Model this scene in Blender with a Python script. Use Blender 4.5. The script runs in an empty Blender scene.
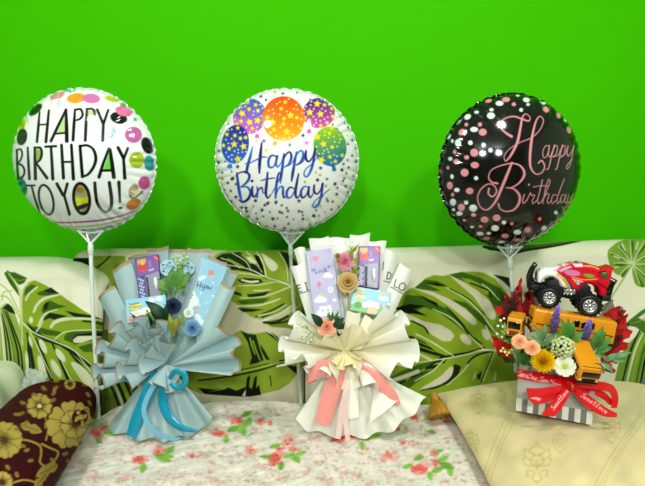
import bpy, bmesh, math, random
import numpy as np
from mathutils import Vector, Matrix
from mathutils.geometry import delaunay_2d_cdt
random.seed(7)
RNG = np.random.default_rng(11)
SC = bpy.context.scene
COL = SC.collection
# ------------------------------------------------------------------ camera frame (645 x 486)
F, CX, CY = 485.0, 322.5, 243.0
CAMZ, PITCH = 1.15, math.radians(5.0)
CP, SP = math.cos(PITCH), math.sin(PITCH)

def at(px, py, Y):
    """the world point at depth Y that lies on the sight line of photo pixel (px, py)"""
    x = (np.asarray(px, float) - CX) / F
    y = (CY - np.asarray(py, float)) / F
    dy = CP + y * SP
    dz = -SP + y * CP
    t = np.asarray(Y, float) / dy
    x, t, dz, Yb = np.broadcast_arrays(x, t, dz, np.asarray(Y, float))
    return np.stack([x * t, Yb, CAMZ + dz * t], -1)

def onz(px, py, z):
    x = (np.asarray(px, float) - CX) / F
    y = (CY - np.asarray(py, float)) / F
    dy = CP + y * SP
    dz = -SP + y * CP
    t = (z - CAMZ) / dz
    return np.stack([x * t, dy * t, CAMZ + dz * t], -1)

def proj(P):
    P = np.asarray(P, float)
    X, Y, Z = P[..., 0], P[..., 1], P[..., 2] - CAMZ
    d = Y * CP - Z * SP
    u = Y * SP + Z * CP
    return CX + F * X / d, CY - F * u / d

SEAT = 0.45
# ------------------------------------------------------------------ colours and materials
def lin(c):
    c = np.asarray(c, float) / 255.0
    return np.where(c <= 0.04045, c / 12.92, ((c + 0.055) / 1.055) ** 2.4)

MATS = {}
def mat(name, col=None, rough=0.6, metal=0.0, spec=0.5, bump=0.0, bscale=200.0, var=0.06, vscale=30.0, coat=0.0, alpha=1.0,
        transl=0.0, emit=0.0, alpha_metal=False, stretch=None, coat_rough=0.05, sheen=0.0):
    """node material: the surface colour (or the painted colour attribute) broken up by noise, with a fine bump"""
    if name in MATS:
        return MATS[name]
    m = bpy.data.materials.new(name)
    m.use_nodes = True
    nt = m.node_tree
    N, L = nt.nodes, nt.links
    b = N['Principled BSDF']
    tc = N.new('ShaderNodeTexCoord')
    nz = N.new('ShaderNodeTexNoise')
    nz.inputs['Scale'].default_value = vscale
    nz.inputs['Detail'].default_value = 4
    L.new(tc.outputs['Object'], nz.inputs['Vector'])
    mr = N.new('ShaderNodeMapRange')
    mr.inputs['To Min'].default_value = 1 - var
    mr.inputs['To Max'].default_value = 1 + var
    L.new(nz.outputs['Fac'], mr.inputs['Value'])
    mx = N.new('ShaderNodeVectorMath')
    mx.operation = 'SCALE'
    if col is None:
        at_ = N.new('ShaderNodeAttribute')
        at_.attribute_name = 'Col'
        L.new(at_.outputs['Color'], mx.inputs[0])
        if alpha_metal:
            L.new(at_.outputs['Alpha'], b.inputs['Metallic'])
    else:
        mx.inputs[0].default_value = tuple(lin(col))
    L.new(mr.outputs['Result'], mx.inputs['Scale'])
    L.new(mx.outputs['Vector'], b.inputs['Base Color'])
    b.inputs['Roughness'].default_value = rough
    if not alpha_metal:
        b.inputs['Metallic'].default_value = metal
    b.inputs['Specular IOR Level'].default_value = spec
    b.inputs['Coat Weight'].default_value = coat
    b.inputs['Coat Roughness'].default_value = coat_rough
    b.inputs['Alpha'].default_value = alpha
    if sheen:
        b.inputs['Sheen Weight'].default_value = sheen
    if bump:
        bn = N.new('ShaderNodeTexNoise')
        bn.inputs['Scale'].default_value = bscale
        bn.inputs['Detail'].default_value = 3
        if stretch:
            mp = N.new('ShaderNodeMapping')
            mp.inputs['Scale'].default_value = stretch
            L.new(tc.outputs['Object'], mp.inputs['Vector'])
            L.new(mp.outputs['Vector'], bn.inputs['Vector'])
        else:
            L.new(tc.outputs['Object'], bn.inputs['Vector'])
        bp = N.new('ShaderNodeBump')
        bp.inputs['Strength'].default_value = bump
        bp.inputs['Distance'].default_value = 0.002
        L.new(bn.outputs['Fac'], bp.inputs['Height'])
        L.new(bp.outputs['Normal'], b.inputs['Normal'])
    if transl:
        tr = N.new('ShaderNodeBsdfTranslucent')
        L.new(mx.outputs['Vector'], tr.inputs['Color'])
        ms = N.new('ShaderNodeMixShader')
        ms.inputs[0].default_value = transl
        L.new(b.outputs[0], ms.inputs[1])
        L.new(tr.outputs[0], ms.inputs[2])
        L.new(ms.outputs[0], N['Material Output'].inputs['Surface'])
    MATS[name] = m
    return m

# ------------------------------------------------------------------ objects
ROOTS = {}
def thing(name, label, cat, loc, group=None):
    o = bpy.data.objects.new(name, None)
    COL.objects.link(o)
    o.empty_display_size = 0.05
    o.location = tuple(float(v) for v in loc)
    o['label'] = label
    o['category'] = cat
    if group:
        o['group'] = group
    ROOTS[o.name] = np.array([float(v) for v in loc])
    return o

def root_loc(o):
    while o.parent is not None:
        o = o.parent
    return ROOTS[o.name]

def tag(o, label, cat, group=None):
    o['label'] = label
    o['category'] = cat
    if group:
        o['group'] = group
    return o

def build(name, V, Fs, m, parent=None, rgb=None, alpha=None, smooth=True, origin=None):
    """ONE mesh object from world-space vertices"""
    V = np.asarray(V, float).reshape(-1, 3)
    if parent is not None:
        off = root_loc(parent)
    else:
        off = np.array(origin, float) if origin is not None else V.mean(0)
    me = bpy.data.meshes.new(name)
    me.from_pydata([tuple(v) for v in (V - off)], [], [tuple(int(i) for i in f) for f in Fs])
    if rgb is not None:
        a = me.color_attributes.new('Col', 'FLOAT_COLOR', 'POINT')
        buf = np.ones((len(V), 4), np.float32)
        buf[:, :3] = lin(np.clip(rgb, 0, 255))
        buf[:, 3] = 0.0 if alpha is None else alpha
        a.data.foreach_set('color', buf.ravel())
    for mm in (m if isinstance(m, (list, tuple)) else [m]):
        me.materials.append(mm)
    if smooth:
        me.polygons.foreach_set('use_smooth', [True] * len(me.polygons))
    me.update()
    o = bpy.data.objects.new(name, me)
    COL.objects.link(o)
    if parent is not None:
        o.parent = parent
    else:
        o.location = tuple(off)
        ROOTS[o.name] = off
    return o

def struct(o):
    o['kind'] = 'structure'
    return o

# ------------------------------------------------------------------ mesh makers: each returns (V, F)
def grid(P, cu=False, cv=False):
    n, k = P.shape[:2]
    i = np.arange(n if cu else n - 1)
    j = np.arange(k if cv else k - 1)
    I, J = np.meshgrid(i, j, indexing='ij')
    I2, J2 = (I + 1) % n, (J + 1) % k
    Fq = np.stack([I * k + J, I2 * k + J, I2 * k + J2, I * k + J2], -1).reshape(-1, 4)
    return P.reshape(-1, 3), Fq.tolist()

def join(*ms):
    V, Fs, n = [], [], 0
    for v, f in ms:
        v = np.asarray(v, float).reshape(-1, 3)
        V.append(v)
        Fs += [tuple(int(a) + n for a in q) for q in f]
        n += len(v)
    return np.concatenate(V), Fs

def nrm(v):
    v = np.asarray(v, float)
    return v / (np.linalg.norm(v, axis=-1, keepdims=True) + 1e-12)

def crom(P, n):
    """Catmull-Rom through the points, n samples per span"""
    P = np.asarray(P, float)
    if len(P) < 3:
        t = np.linspace(0, 1, n + 1)[:, None]
        return P[0] * (1 - t) + P[-1] * t
    Q = np.vstack([2 * P[0] - P[1], P, 2 * P[-1] - P[-2]])
    out = []
    for i in range(len(P) - 1):
        a, b, c, d = Q[i:i + 4]
        t = np.linspace(0, 1, n, endpoint=False)[:, None]
        out.append(0.5 * (2 * b + (c - a) * t + (2 * a - 5 * b + 4 * c - d) * t ** 2 + (3 * b - a - 3 * c + d) * t ** 3))
    out.append(P[-1:])
    return np.concatenate(out)

def tube(P, r, n=10, caps=True):
    P = np.asarray(P, float)
    r = np.broadcast_to(np.asarray(r, float), (len(P),))
    T = nrm(np.gradient(P, axis=0))
    ref = np.array([0.0, 1.0, 0.0]) if abs(T[:, 1]).mean() < 0.8 else np.array([1.0, 0, 0])
    A = nrm(np.cross(T, ref))
    B = np.cross(T, A)
    th = np.linspace(0, 2 * math.pi, n, endpoint=False)
    G = P[:, None] + r[:, None, None] * (np.cos(th)[None, :, None] * A[:, None] + np.sin(th)[None, :, None] * B[:, None])
    V, Fs = grid(G, cv=True)
    if caps:
        Fs = Fs + [list(range(n))[::-1], [(len(P) - 1) * n + i for i in range(n)]]
    return V, Fs

def ball(c, r, n=8, squash=None):
    if np.isscalar(r):
        r = (r, r, r)
    th = np.linspace(0, math.pi, n)[:, None]
    ph = np.linspace(0, 2 * math.pi, n * 2, endpoint=False)[None]
    G = np.stack([np.sin(th) * np.cos(ph) * r[0], np.sin(th) * np.sin(ph) * r[1], np.cos(th) * r[2] + 0 * ph], -1) + np.asarray(c, float)
    return grid(G, cv=True)

def lathe(prof, n, c, ax, up=(0, 0, 1)):
    """prof: (radius, height along ax) pairs"""
    ax = nrm(ax)
    a = np.cross(up, ax)
    if np.linalg.norm(a) < 1e-3:
        a = np.cross((1, 0, 0), ax)
    a = nrm(a)
    b = np.cross(ax, a)
    th = np.linspace(0, 2 * math.pi, n, endpoint=False)
    pr = np.asarray(prof, float)
    G = np.asarray(c, float) + pr[:, 0, None, None] * (np.cos(th)[None, :, None] * a + np.sin(th)[None, :, None] * b) + pr[:, 1, None, None] * ax
    return grid(G, cv=True)

def frame_box(o, ex, ey, ez, bev=0.0, nb=3):
    """rounded box: o corner, ex, ey, ez edge vectors"""
    o, ex, ey, ez = [np.asarray(v, float) for v in (o, ex, ey, ez)]
    L = [np.linalg.norm(v) for v in (ex, ey, ez)]
    D = [v / l for v, l in zip((ex, ey, ez), L)]
    bm = bmesh.new()
    bmesh.ops.create_cube(bm, size=1.0)
    for v in bm.verts:
        v.co = Vector(((v.co.x + .5) * L[0], (v.co.y + .5) * L[1], (v.co.z + .5) * L[2]))
    if bev > 0:
        bmesh.ops.bevel(bm, geom=list(bm.edges), offset=bev, segments=nb, profile=0.5, affect='EDGES')
    V = np.array([v.co[:] for v in bm.verts])
    Fs = [[v.index for v in f.verts] for f in bm.faces]
    bm.free()
    return o + V @ np.array(D), Fs

def rrect(w, h, r, n=5):
    pts = []
    for cx, cy, a0 in ((w - r, h - r, 0), (r, h - r, 90), (r, r, 180), (w - r, r, 270)):
        for k in range(n + 1):
            a = math.radians(a0 + 90 * k / n)
            pts.append((cx + r * math.cos(a), cy + r * math.sin(a)))
    return np.array(pts)

def inside(P, poly):
    x, y = P[:, 0], P[:, 1]
    r = np.zeros(len(P), bool)
    j = len(poly) - 1
    for i in range(len(poly)):
        xi, yi, xj, yj = poly[i][0], poly[i][1], poly[j][0], poly[j][1]
        if yi != yj:
            c = ((yi > y) != (yj > y)) & (x < (xj - xi) * (y - yi) / (yj - yi) + xi)
            r ^= c
        j = i
    return r

def edge_dist(P, poly, closed=True):
    d = np.full(len(P), 1e9)
    n = len(poly)
    for i in range(n if closed else n - 1):
        a, b = np.asarray(poly[i], float), np.asarray(poly[(i + 1) % n], float)
        ab = b - a
        t = np.clip(((P - a) @ ab) / (ab @ ab + 1e-12), 0, 1)
        d = np.minimum(d, np.linalg.norm(P - (a + t[:, None] * ab), axis=1))
    return d

def dense(poly, step):
    """2D triangulation of a polygon with interior points; returns 2D verts, faces, distance to the edge"""
    poly = np.asarray(poly, float)
    edges0 = []
    pts = []
    for i in range(len(poly)):
        a, b = poly[i], poly[(i + 1) % len(poly)]
        k = max(1, int(np.linalg.norm(b - a) / step))
        for t in range(k):
            pts.append(a + (b - a) * t / k)
    nb = len(pts)
    edges0 = [(i, (i + 1) % nb) for i in range(nb)]
    pts = np.array(pts)
    lo, hi = poly.min(0), poly.max(0)
    gx, gy = np.meshgrid(np.arange(lo[0] + step / 2, hi[0], step), np.arange(lo[1] + step / 2, hi[1], step))
    G = np.stack([gx.ravel(), gy.ravel()], -1)
    G = G[inside(G, poly)]
    if len(G):
        G = G[edge_dist(G, poly) > step * 0.45]
    allp = np.concatenate([pts, G]) if len(G) else pts
    v, e, f, *_ = delaunay_2d_cdt([Vector(p) for p in allp], edges0, [], 1, 1e-7)
    V = np.array([p[:] for p in v])
    return V, [list(q) for q in f], edge_dist(V, poly)

def plate(poly, o, ex, ey, ez, thick, step, bev, dome=0.0, closed=True):
    """solid plate: polygon in the plane (o; ex, ey unit vectors), front towards ez, rounded rim; painted front"""
    V2, Fs, d = dense(poly, step)
    k = np.clip(d / max(bev, 1e-9), 0, 1)
    hz = thick - bev + bev * np.sqrt(np.clip(1 - (1 - k) ** 2, 0, 1))
    if dome:
        hz = hz + dome * np.clip(d / d.max(), 0, 1) ** 0.7
    o, ex, ey, ez = [np.asarray(q, float) for q in (o, ex, ey, ez)]
    front = o + V2[:, :1] * ex + V2[:, 1:] * ey + hz[:, None] * ez
    back = o + V2[:, :1] * ex + V2[:, 1:] * ey
    n = len(V2)
    out = []
    cnt = {}
    for f in Fs:
        a, b, c = f[0], f[1], f[2]
        s = (V2[b][0] - V2[a][0]) * (V2[c][1] - V2[a][1]) - (V2[b][1] - V2[a][1]) * (V2[c][0] - V2[a][0])
        f = f if s > 0 else f[::-1]
        out.append(f)
        if closed:
            out.append([n + i for i in f[::-1]])
        for p, q in zip(f, f[1:] + f[:1]):
            cnt[(p, q)] = 1
    for (p, q) in list(cnt):
        if (q, p) not in cnt:
            out.append([q, p, n + p, n + q])
    return np.concatenate([front, back]), out, V2

# ------------------------------------------------------------------ painting of surface prints onto vertices
class Paint:
    def __init__(s, U, V, base):
        s.P = np.stack([np.asarray(U, float).ravel(), np.asarray(V, float).ravel()], -1)
        s.rgb = np.empty((len(s.P), 3))
        s.rgb[:] = base
        s.a = np.zeros(len(s.P))
        s.mask = None
    def _sel(s, lo, hi, pad):
        k = (s.P[:, 0] > lo[0] - pad) & (s.P[:, 0] < hi[0] + pad) & (s.P[:, 1] > lo[1] - pad) & (s.P[:, 1] < hi[1] + pad)
        if s.mask is not None:
            k &= s.mask
        return np.nonzero(k)[0]
    def _put(s, idx, w, col, metal=None):
        col = np.asarray(col, float)
        w = w[:, None]
        s.rgb[idx] = s.rgb[idx] * (1 - w) + col * w
        if metal is not None:
            s.a[idx] = s.a[idx] * (1 - w[:, 0]) + metal * w[:, 0]
    def poly(s, pts, col, aa=0.5, alpha=1.0, smooth=0, metal=None, grad=None):
        pts = np.asarray(pts, float)
        if smooth:
            q = crom(np.vstack([pts[-1], pts, pts[0], pts[1]]), smooth)
            pts = q[smooth:-smooth]
        idx = s._sel(pts.min(0), pts.max(0), aa)
        if not len(idx):
            return
        P = s.P[idx]
        d = edge_dist(P, pts) * np.where(inside(P, pts), 1, -1)
        w = np.clip(0.5 + d / (2 * aa), 0, 1) * alpha
        if grad is not None:
            t = np.clip((P[:, 1] - pts[:, 1].min()) / (np.ptp(pts[:, 1]) + 1e-9), 0, 1)[:, None]
            col = np.asarray(col, float) * (1 - t) + np.asarray(grad, float) * t
        s._put(idx, w, col, metal)
    def stroke(s, pts, wd, col, aa=0.5, alpha=1.0, smooth=6, grad=None):
        """wd: full width, one number or one per control point"""
        pts = np.asarray(pts, float)
        wd = np.broadcast_to(np.asarray(wd, float), (len(pts),))
        q = crom(np.column_stack([pts, wd]), smooth) if smooth else np.column_stack([pts, wd])
        idx = s._sel(q[:, :2].min(0), q[:, :2].max(0), wd.max() + aa)
        if not len(idx):
            return
        P = s.P[idx]
        best = np.full(len(P), -1e9)
        for i in range(len(q) - 1):
            a, b = q[i, :2], q[i + 1, :2]
            ab = b - a
            t = np.clip(((P - a) @ ab) / (ab @ ab + 1e-12), 0, 1)
            d = np.linalg.norm(P - (a + t[:, None] * ab), axis=1)
            best = np.maximum(best, (q[i, 2] * (1 - t) + q[i + 1, 2] * t) / 2 - d)
        w = np.clip(0.5 + best / (2 * aa), 0, 1) * alpha
        if grad is not None:
            t = np.clip((P[:, 1] - grad[1]) / (grad[2] - grad[1]), 0, 1)[:, None]
            col = np.asarray(col, float) * (1 - t) + np.asarray(grad[0], float) * t
        s._put(idx, w, col)
    def ell(s, x, y, rx, ry, rot, col, alpha=1.0, aa=0.5, metal=None, grad=None, soft=None):
        R = max(rx, ry)
        idx = s._sel((x - R, y - R), (x + R, y + R), aa)
        if not len(idx):
            return
        P = s.P[idx] - (x, y)
        c, n = math.cos(math.radians(rot)), math.sin(math.radians(rot))
        u, v = P[:, 0] * c + P[:, 1] * n, -P[:, 0] * n + P[:, 1] * c
        r = np.sqrt((u / rx) ** 2 + (v / ry) ** 2)
        if soft:
            w = np.clip((1 - r) / soft, 0, 1) * alpha
        else:
            w = np.clip(0.5 + (1 - r) * min(rx, ry) / (2 * aa), 0, 1) * alpha
        if grad is not None:
            t = np.clip((v / ry + 1) / 2, 0, 1)[:, None]
            col = np.asarray(col, float) * (1 - t) + np.asarray(grad, float) * t
        s._put(idx, w, col, metal)
    def star(s, x, y, r, col, rot=0, n=5, inner=0.42, aa=0.4, alpha=1.0):
        pts = []
        for k in range(2 * n):
            a = math.radians(rot - 90 + 180 * k / n)
            q = r if k % 2 == 0 else r * inner
            pts.append((x + q * math.cos(a), y + q * math.sin(a)))
        s.poly(pts, col, aa=aa, alpha=alpha)
    def noise(s, sc, amp, seed=0):
        """soft cloudy value variation"""
        r = np.random.default_rng(seed)
        f = np.zeros(len(s.P))
        for k in range(10):
            a, ph = r.uniform(0, 2 * math.pi), r.uniform(0, 6.28)
            q = r.uniform(.5, 2) / sc
            f += np.sin((s.P[:, 0] * math.cos(a) + s.P[:, 1] * math.sin(a)) * q * 6.28 + ph)
        s.rgb *= (1 + amp * f / 4)[:, None]

def clouds(P, sc, seed=0, n=12):
    """smooth pseudo-noise over 3D points, about -1..1"""
    r = np.random.default_rng(seed)
    f = 0
    for k in range(n):
        d = nrm(r.normal(size=3))
        f = f + np.sin((P @ d) * 6.283 * r.uniform(.5, 1.6) / sc + r.uniform(0, 6.28))
    return f / (n ** 0.5) / 1.2
# ================================================================== THE ROOM
def plane(name, V, m, sub=1):
    return struct(build(name, V, [[0, 1, 2, 3]], m, smooth=False))
wall_m = mat('green_wall_paint', (70, 180, 0), rough=0.65, spec=0.06, bump=0.15, bscale=60, var=0.05, vscale=1.6)
WB = 1.95
def wall_box(name, lo, hi, m):
    o = np.array(lo, float)
    d = np.array(hi, float) - o
    return struct(build(name, *frame_box(o, (d[0], 0, 0), (0, d[1], 0), (0, 0, d[2])), m, smooth=False))
wall_box('wall_back', (-2.6, WB, 0), (2.6, WB + .1, 2.8), wall_m)
wall_box('wall_left', (-2.7, -3.2, 0), (-2.6, WB + .1, 2.8), mat('side_wall_paint', (206, 214, 200), rough=.7, bump=.1, bscale=60))
wall_box('wall_right', (2.6, -3.2, 0), (2.7, WB + .1, 2.8), mat('side_wall_paint'))
wall_box('wall_front', (-2.7, -3.3, 0), (2.7, -3.2, 2.8), mat('front_wall_paint', (176, 178, 166), rough=.7, bump=.1, bscale=60))
wall_box('floor', (-2.7, -3.2, -.1), (2.7, WB + .1, 0), mat('floor_tile', (176, 172, 160), rough=.4, bump=.05, bscale=30))
wall_box('ceiling', (-2.7, -3.2, 2.8), (2.7, WB + .1, 2.9), mat('ceiling_paint', (225, 228, 220), rough=.8, bump=.1, bscale=60))

# ================================================================== THE SOFA
CREAM, LG, MG, DG, BK = (230, 228, 208), (138, 164, 44), (66, 104, 26), (28, 48, 14), (13, 22, 9)
CREAM2 = (208, 204, 179)
WV = (212, 214, 184)

def leaves_left(p):
    p.poly([(20, 345), (20, 305), (22, 290), (28, 282), (35, 280.5), (45, 285), (60, 294), (66, 299), (74, 304), (84, 311), (95, 317), (112, 324), (116, 425), (95, 425), (26, 425), (24, 375)], LG)
    p.poly([(36.6, 293), (51, 287.4), (59.6, 294), (49, 295.7), (39.5, 295.3)], MG)
    p.poly([(44, 291), (51, 288), (58, 293), (49, 293)], DG)
    p.poly([(23.6, 296), (26, 288), (31.5, 284.5), (37, 286), (30, 292)], MG)
    p.poly([(41.6, 310.4), (43.8, 304.7), (49.5, 300.3), (59, 304.7), (66.8, 306.4), (56, 309), (43, 313.3)], MG)
    p.ell(46, 306, 2.2, 4, 25, DG)
    p.poly([(41.6, 321), (49.5, 312.6), (67.5, 316), (54.6, 319.8), (50, 318)], DG)
    p.poly([(65.4, 311), (82, 314), (92, 315.5), (104, 320), (104, 321), (92, 317.8), (74.7, 317)], DG)
    p.stroke([(83, 321), (95, 322.5), (110, 326)], 1.6, BK)
    p.stroke([(33.7, 312), (37, 305), (44.5, 298.5), (60, 294.4)], (2.2, 3, 3, 1.6), WV)
    p.stroke([(26, 300), (29, 294), (37, 287)], 1.9, WV)
    p.stroke([(22, 322), (21.5, 300), (24, 288), (30, 281.5)], 1.3, WV)
    p.stroke([(37.3, 329), (41.6, 318.4), (47.4, 312.6), (57.5, 309.3)], (1.8, 2, 1.8, 1), WV)
    p.stroke([(51, 327), (56, 321.5), (69, 318.8), (92, 319), (112, 322)], (3, 3.6, 3.2, 2, 1), WV)
    p.ell(31, 320, 2.1, 3.4, 0, WV)
    p.poly([(26, 322), (31, 326), (44, 336), (58, 341), (70, 348), (80, 354), (92, 364), (92, 369), (75, 356), (60, 346), (44, 341), (33, 334)], DG)
    p.poly([(30, 326), (38, 327), (50, 330), (62, 332), (58, 336), (46, 335), (36, 331)], MG)
    p.poly([(64, 337), (66, 333.5), (74, 330.7), (112, 331), (112, 337), (74, 336.5), (72.6, 343), (64.4, 340)], MG)
    p.poly([(72, 338.5), (77, 334.4), (92, 333), (112, 334), (112, 336), (84, 342), (74, 344.6)], BK)
    p.poly([(72.6, 339.7), (77.6, 336), (92, 335.6), (110, 336.5), (92, 339.6), (81, 343), (74, 343.2)], WV)
    p.poly([(78, 347), (90, 343.5), (106, 341), (112, 352), (100, 352), (84, 352)], MG)
    p.stroke([(54.5, 339.5), (62.8, 333), (74, 330.7), (92, 330), (108, 330)], 1.2, WV)
    p.stroke([(36.4, 331.5), (41, 325), (43, 318)], 1.5, WV)
    for a in ([(27, 333), (31, 352), (35, 378)], [(36, 338), (44, 358), (53, 384)], [(52, 343), (60, 360), (70, 384)], [(70, 353), (84, 370), (100, 400), (104, 420)], [(28, 340), (29, 360), (31, 382)]):
        p.stroke(a, (1.4, 3, 3.2, 2) if len(a) == 4 else (1.4, 3, 3.4), DG)
    p.ell(43, 346.3, 2.8, 7.8, -25, WV); p.ell(60.3, 355.4, 3.2, 8, -35, WV)
    p.ell(56, 368.5, 3.3, 10, -28, WV); p.ell(41.5, 367, 3.4, 12, -14, WV)
    p.poly([(71, 364), (74, 362), (82, 366), (92, 378), (98, 395), (93, 394), (85, 386), (77, 374)], WV, smooth=3)
    p.ell(30.5, 341.4, 1.7, 6, -14, WV); p.ell(27, 361, 1.8, 10, -4, WV)
    p.stroke([(30, 332), (40, 352), (52, 378)], 1.1, WV)
    p.stroke([(62, 362), (70, 378), (76, 390)], 1.1, WV)
    p.stroke([(76, 352), (88, 368), (100, 384)], 1.0, WV)
    p.stroke([(22, 322), (28, 328), (36.4, 334), (53, 340.6), (67.7, 347), (76, 352), (86, 360), (98, 370), (116, 384)], (1.6, 1.6, 1.5, 1.5, 1.4, 1.4, 1.3, 1.2, 1), WV)
    for k in range(7):     # lower leaf behind the balloon stick
        x = 96 + k * 3.6
        p.stroke([(x - 4, 372 + k * 1.5), (x + 4, 392 + k), (x + 14, 420)], 2.2, (DG, LG, WV, BK, LG, MG, WV)[k])
    # left leaf and its stem
    p.poly([(0, 308), (6, 303), (13, 309), (19, 325), (23, 345), (24, 380), (0, 380)], (150, 172, 84))
    r = random.Random(3)
    for k in range(16):
        x = r.uniform(-3, 20)
        p.stroke([(x + 3, 380), (x + 1, 352), (x * .7, 330), (x * .45 - 2, 308 + r.uniform(0, 8))], (1.8, 1.6, 1.5, .7), (WV, DG, MG, LG)[k % 4])
    p.poly([(3, 308), (8, 303.5), (12, 307), (15.5, 314), (9, 312)], DG)
    p.poly([(4, 273), (9, 271), (14, 280), (20, 290), (19, 296), (10, 284)], MG)
    p.poly([(10, 272), (15, 272.5), (27, 278), (24, 283), (19, 285), (12, 277)], MG)
    p.stroke([(12, 278), (20, 280.5), (26, 278.5)], .9, LG)
    p.stroke([(7, 271), (13, 280), (19, 291)], .9, DG)
    for a in ([(0, 284), (9, 292), (19, 312)], [(2, 300), (4, 292), (12, 291)], [(-2, 296), (8, 298), (20, 318)]):
        p.stroke(a, 1.3, (176, 190, 120))
    p.stroke([(8, 273), (14, 281), (19.5, 292), (21, 310), (22.5, 345)], (1, 1.6, 2, 2, 1.5), (196, 206, 150))

def leaves_mid(p):
    p.poly([(66, 258), (92, 258), (92, 271), (78, 265)], BK)
    p.poly([(93, 256), (125, 256), (130, 300), (112, 286), (100, 274), (90, 269)], (126, 148, 50))
    p.stroke([(94, 270), (104, 262), (110, 256)], 1.3, BK)
    p.poly([(104, 330), (140, 330), (150, 380), (140, 414), (104, 420)], (118, 140, 46))
    for k in range(9):
        p.stroke([(100 + 4 * k, 366 - k), (112 + 4 * k, 388), (122 + 4 * k, 414)], 2.4, (DG, WV, BK, LG, DG, MG)[k % 6])
    # upper leaf
    p.poly([(214, 256), (231, 250), (248, 246), (278, 246), (289, 248), (300, 258), (304, 275), (306, 300), (296, 307), (284, 311.6), (273, 317.5), (261, 319), (251, 316.7), (239, 306.5), (229, 298), (222, 288), (216, 270)], (138, 158, 48), smooth=3)
    p.poly([(210, 262), (222, 254), (240, 252), (252, 262), (262, 271), (267, 279), (250, 272), (236, 270), (228, 270), (216, 272)], DG)
    for a in ([(232, 253), (241, 258), (247, 263), (251, 270)], [(221, 258), (232, 262), (240, 268)], [(246, 251), (256, 262), (262, 272)]):
        p.stroke(a, 1.0, WV)
    p.stroke([(228, 259), (236, 263), (243, 267)], 2.0, (138, 158, 48))
    p.poly([(240, 254), (248, 255), (254, 263), (250, 264)], (138, 158, 48))
    p.poly([(246, 257), (250, 257), (256, 262), (255, 264.5), (250, 262)], WV)
    p.poly([(254, 255), (259, 256), (263, 266), (265, 275), (260, 268)], BK)
    p.stroke([(257, 252), (263, 263), (266, 276)], 1.3, WV)
    p.poly([(261, 253), (267, 256), (275, 262), (278, 267), (275, 271), (271, 270.5), (267, 266), (264, 259)], WV, smooth=3)
    p.poly([(279, 251), (290, 254), (297, 264), (301, 284), (293, 281), (288, 266)], DG)
    p.stroke([(279, 252), (286, 264), (288, 281)], 1.1, WV)
    p.stroke([(266, 277.5), (278, 281), (291, 284.5)], 1.5, BK)
    p.poly([(237, 280), (244, 278), (260, 279), (263, 281.7), (258, 283.8), (242, 283)], DG)
    p.stroke([(242, 280), (250, 281.8), (258, 281.3)], 2.2, WV)
    p.poly([(229, 289), (241, 293.6), (242, 296), (235, 294.5)], DG)
    p.poly([(247, 294.5), (263, 292.6), (271, 290), (264, 295.8), (249, 298)], DG)
    p.poly([(237, 301), (252, 299), (270, 298), (263, 303), (242.5, 304.5)], MG)
    p.poly([(237.5, 308), (254.5, 309), (263, 309.5), (253, 311.7), (243, 312)], DG)
    p.stroke([(256, 316.5), (270, 311), (284, 304)], 1.4, DG)
    p.stroke([(262, 317.5), (274, 312), (286, 305.5)], 1.3, DG)
    p.stroke([(293, 286.5), (280, 281.5), (266.4, 277.4), (253, 270.6), (240, 267), (226, 264.5)], (1.8, 1.5, 1.3, 1.2, 1, .8), WV)
    p.stroke([(238, 273), (250, 274), (263, 276.5)], 1, WV)
    p.stroke([(238, 285.8), (258, 285), (276, 282), (292, 284)], .9, WV)
    p.stroke([(291, 286.5), (272, 294), (260, 297), (240, 298)], (1.5, 1.2, 1, .7), WV)
    p.stroke([(254, 290.5), (262, 290.6), (270, 290)], 1.2, WV)
    p.stroke([(237, 306), (256, 305.6), (270, 302.5), (280, 298.6)], 1.5, WV)
    p.stroke([(258, 315.5), (273, 312.4), (286, 305)], 1.3, WV)
    p.poly([(262, 322), (284, 318), (300, 306), (312, 300), (316, 322), (302, 332), (287, 328), (272, 327)], (118, 138, 42))
    p.stroke([(264, 322.5), (276, 322), (288, 316)], 2.2, DG)
    p.stroke([(264, 320), (280, 313.5), (292, 306)], 2.0, WV)
    p.stroke([(270, 324), (284, 322), (296, 318)], 1.6, DG)
    # lower leaf
    p.poly([(234.6, 334), (240, 330), (247.7, 333), (256, 333.5), (264.4, 332), (273.7, 333), (279, 339), (292, 349), (303, 358), (303, 366), (297, 374), (289, 384), (279, 390), (264.4, 393.5), (253, 396), (238, 396), (220, 395.5), (200, 393.5), (180, 385), (180, 362), (205, 345), (228, 338)], (136, 156, 52))
    p.poly([(241, 331), (247.7, 334), (256, 335), (259, 346), (263.5, 360), (257, 363), (249.5, 364.5), (252, 357), (247.7, 342)], DG)
    for a in ([(253, 341), (256, 350), (260, 360)], [(250, 338), (252, 346), (255, 354)]):
        p.stroke(a, 1.5, (146, 166, 60))
    p.poly([(259.8, 344), (263, 348), (270, 360), (266, 359.5), (262, 352)], DG)
    p.poly([(265.5, 332), (272, 333.5), (278, 337), (277.5, 341), (270, 335.5)], BK)
    p.stroke([(268, 332.6), (273, 335), (277, 339)], .8, WV)
    p.poly([(198, 388), (215, 389.5), (228, 387.5), (236.5, 390.7), (246, 387), (247, 378), (250, 375), (249, 387), (252, 389), (255, 377), (257, 376), (256, 388), (259, 385), (261, 394.8), (250, 396.4), (238, 396.4), (205, 394)], BK)
    p.poly([(209, 392), (222, 388), (230, 384), (226, 389)], LG)
    p.poly([(242, 395.6), (246, 389), (245.4, 396.4)], CREAM2)
    for a in ([(193, 364), (198, 372)], [(199, 362), (205, 372)], [(208, 361), (212, 368)], [(214, 366), (225, 372)]):
        p.stroke(a, 2.0, DG)
    p.stroke([(199, 380.5), (228, 376.6), (256, 371), (279, 364.4), (301, 359)], (1.3, 1.6, 1.8, 1.2, .8), DG)
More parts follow.
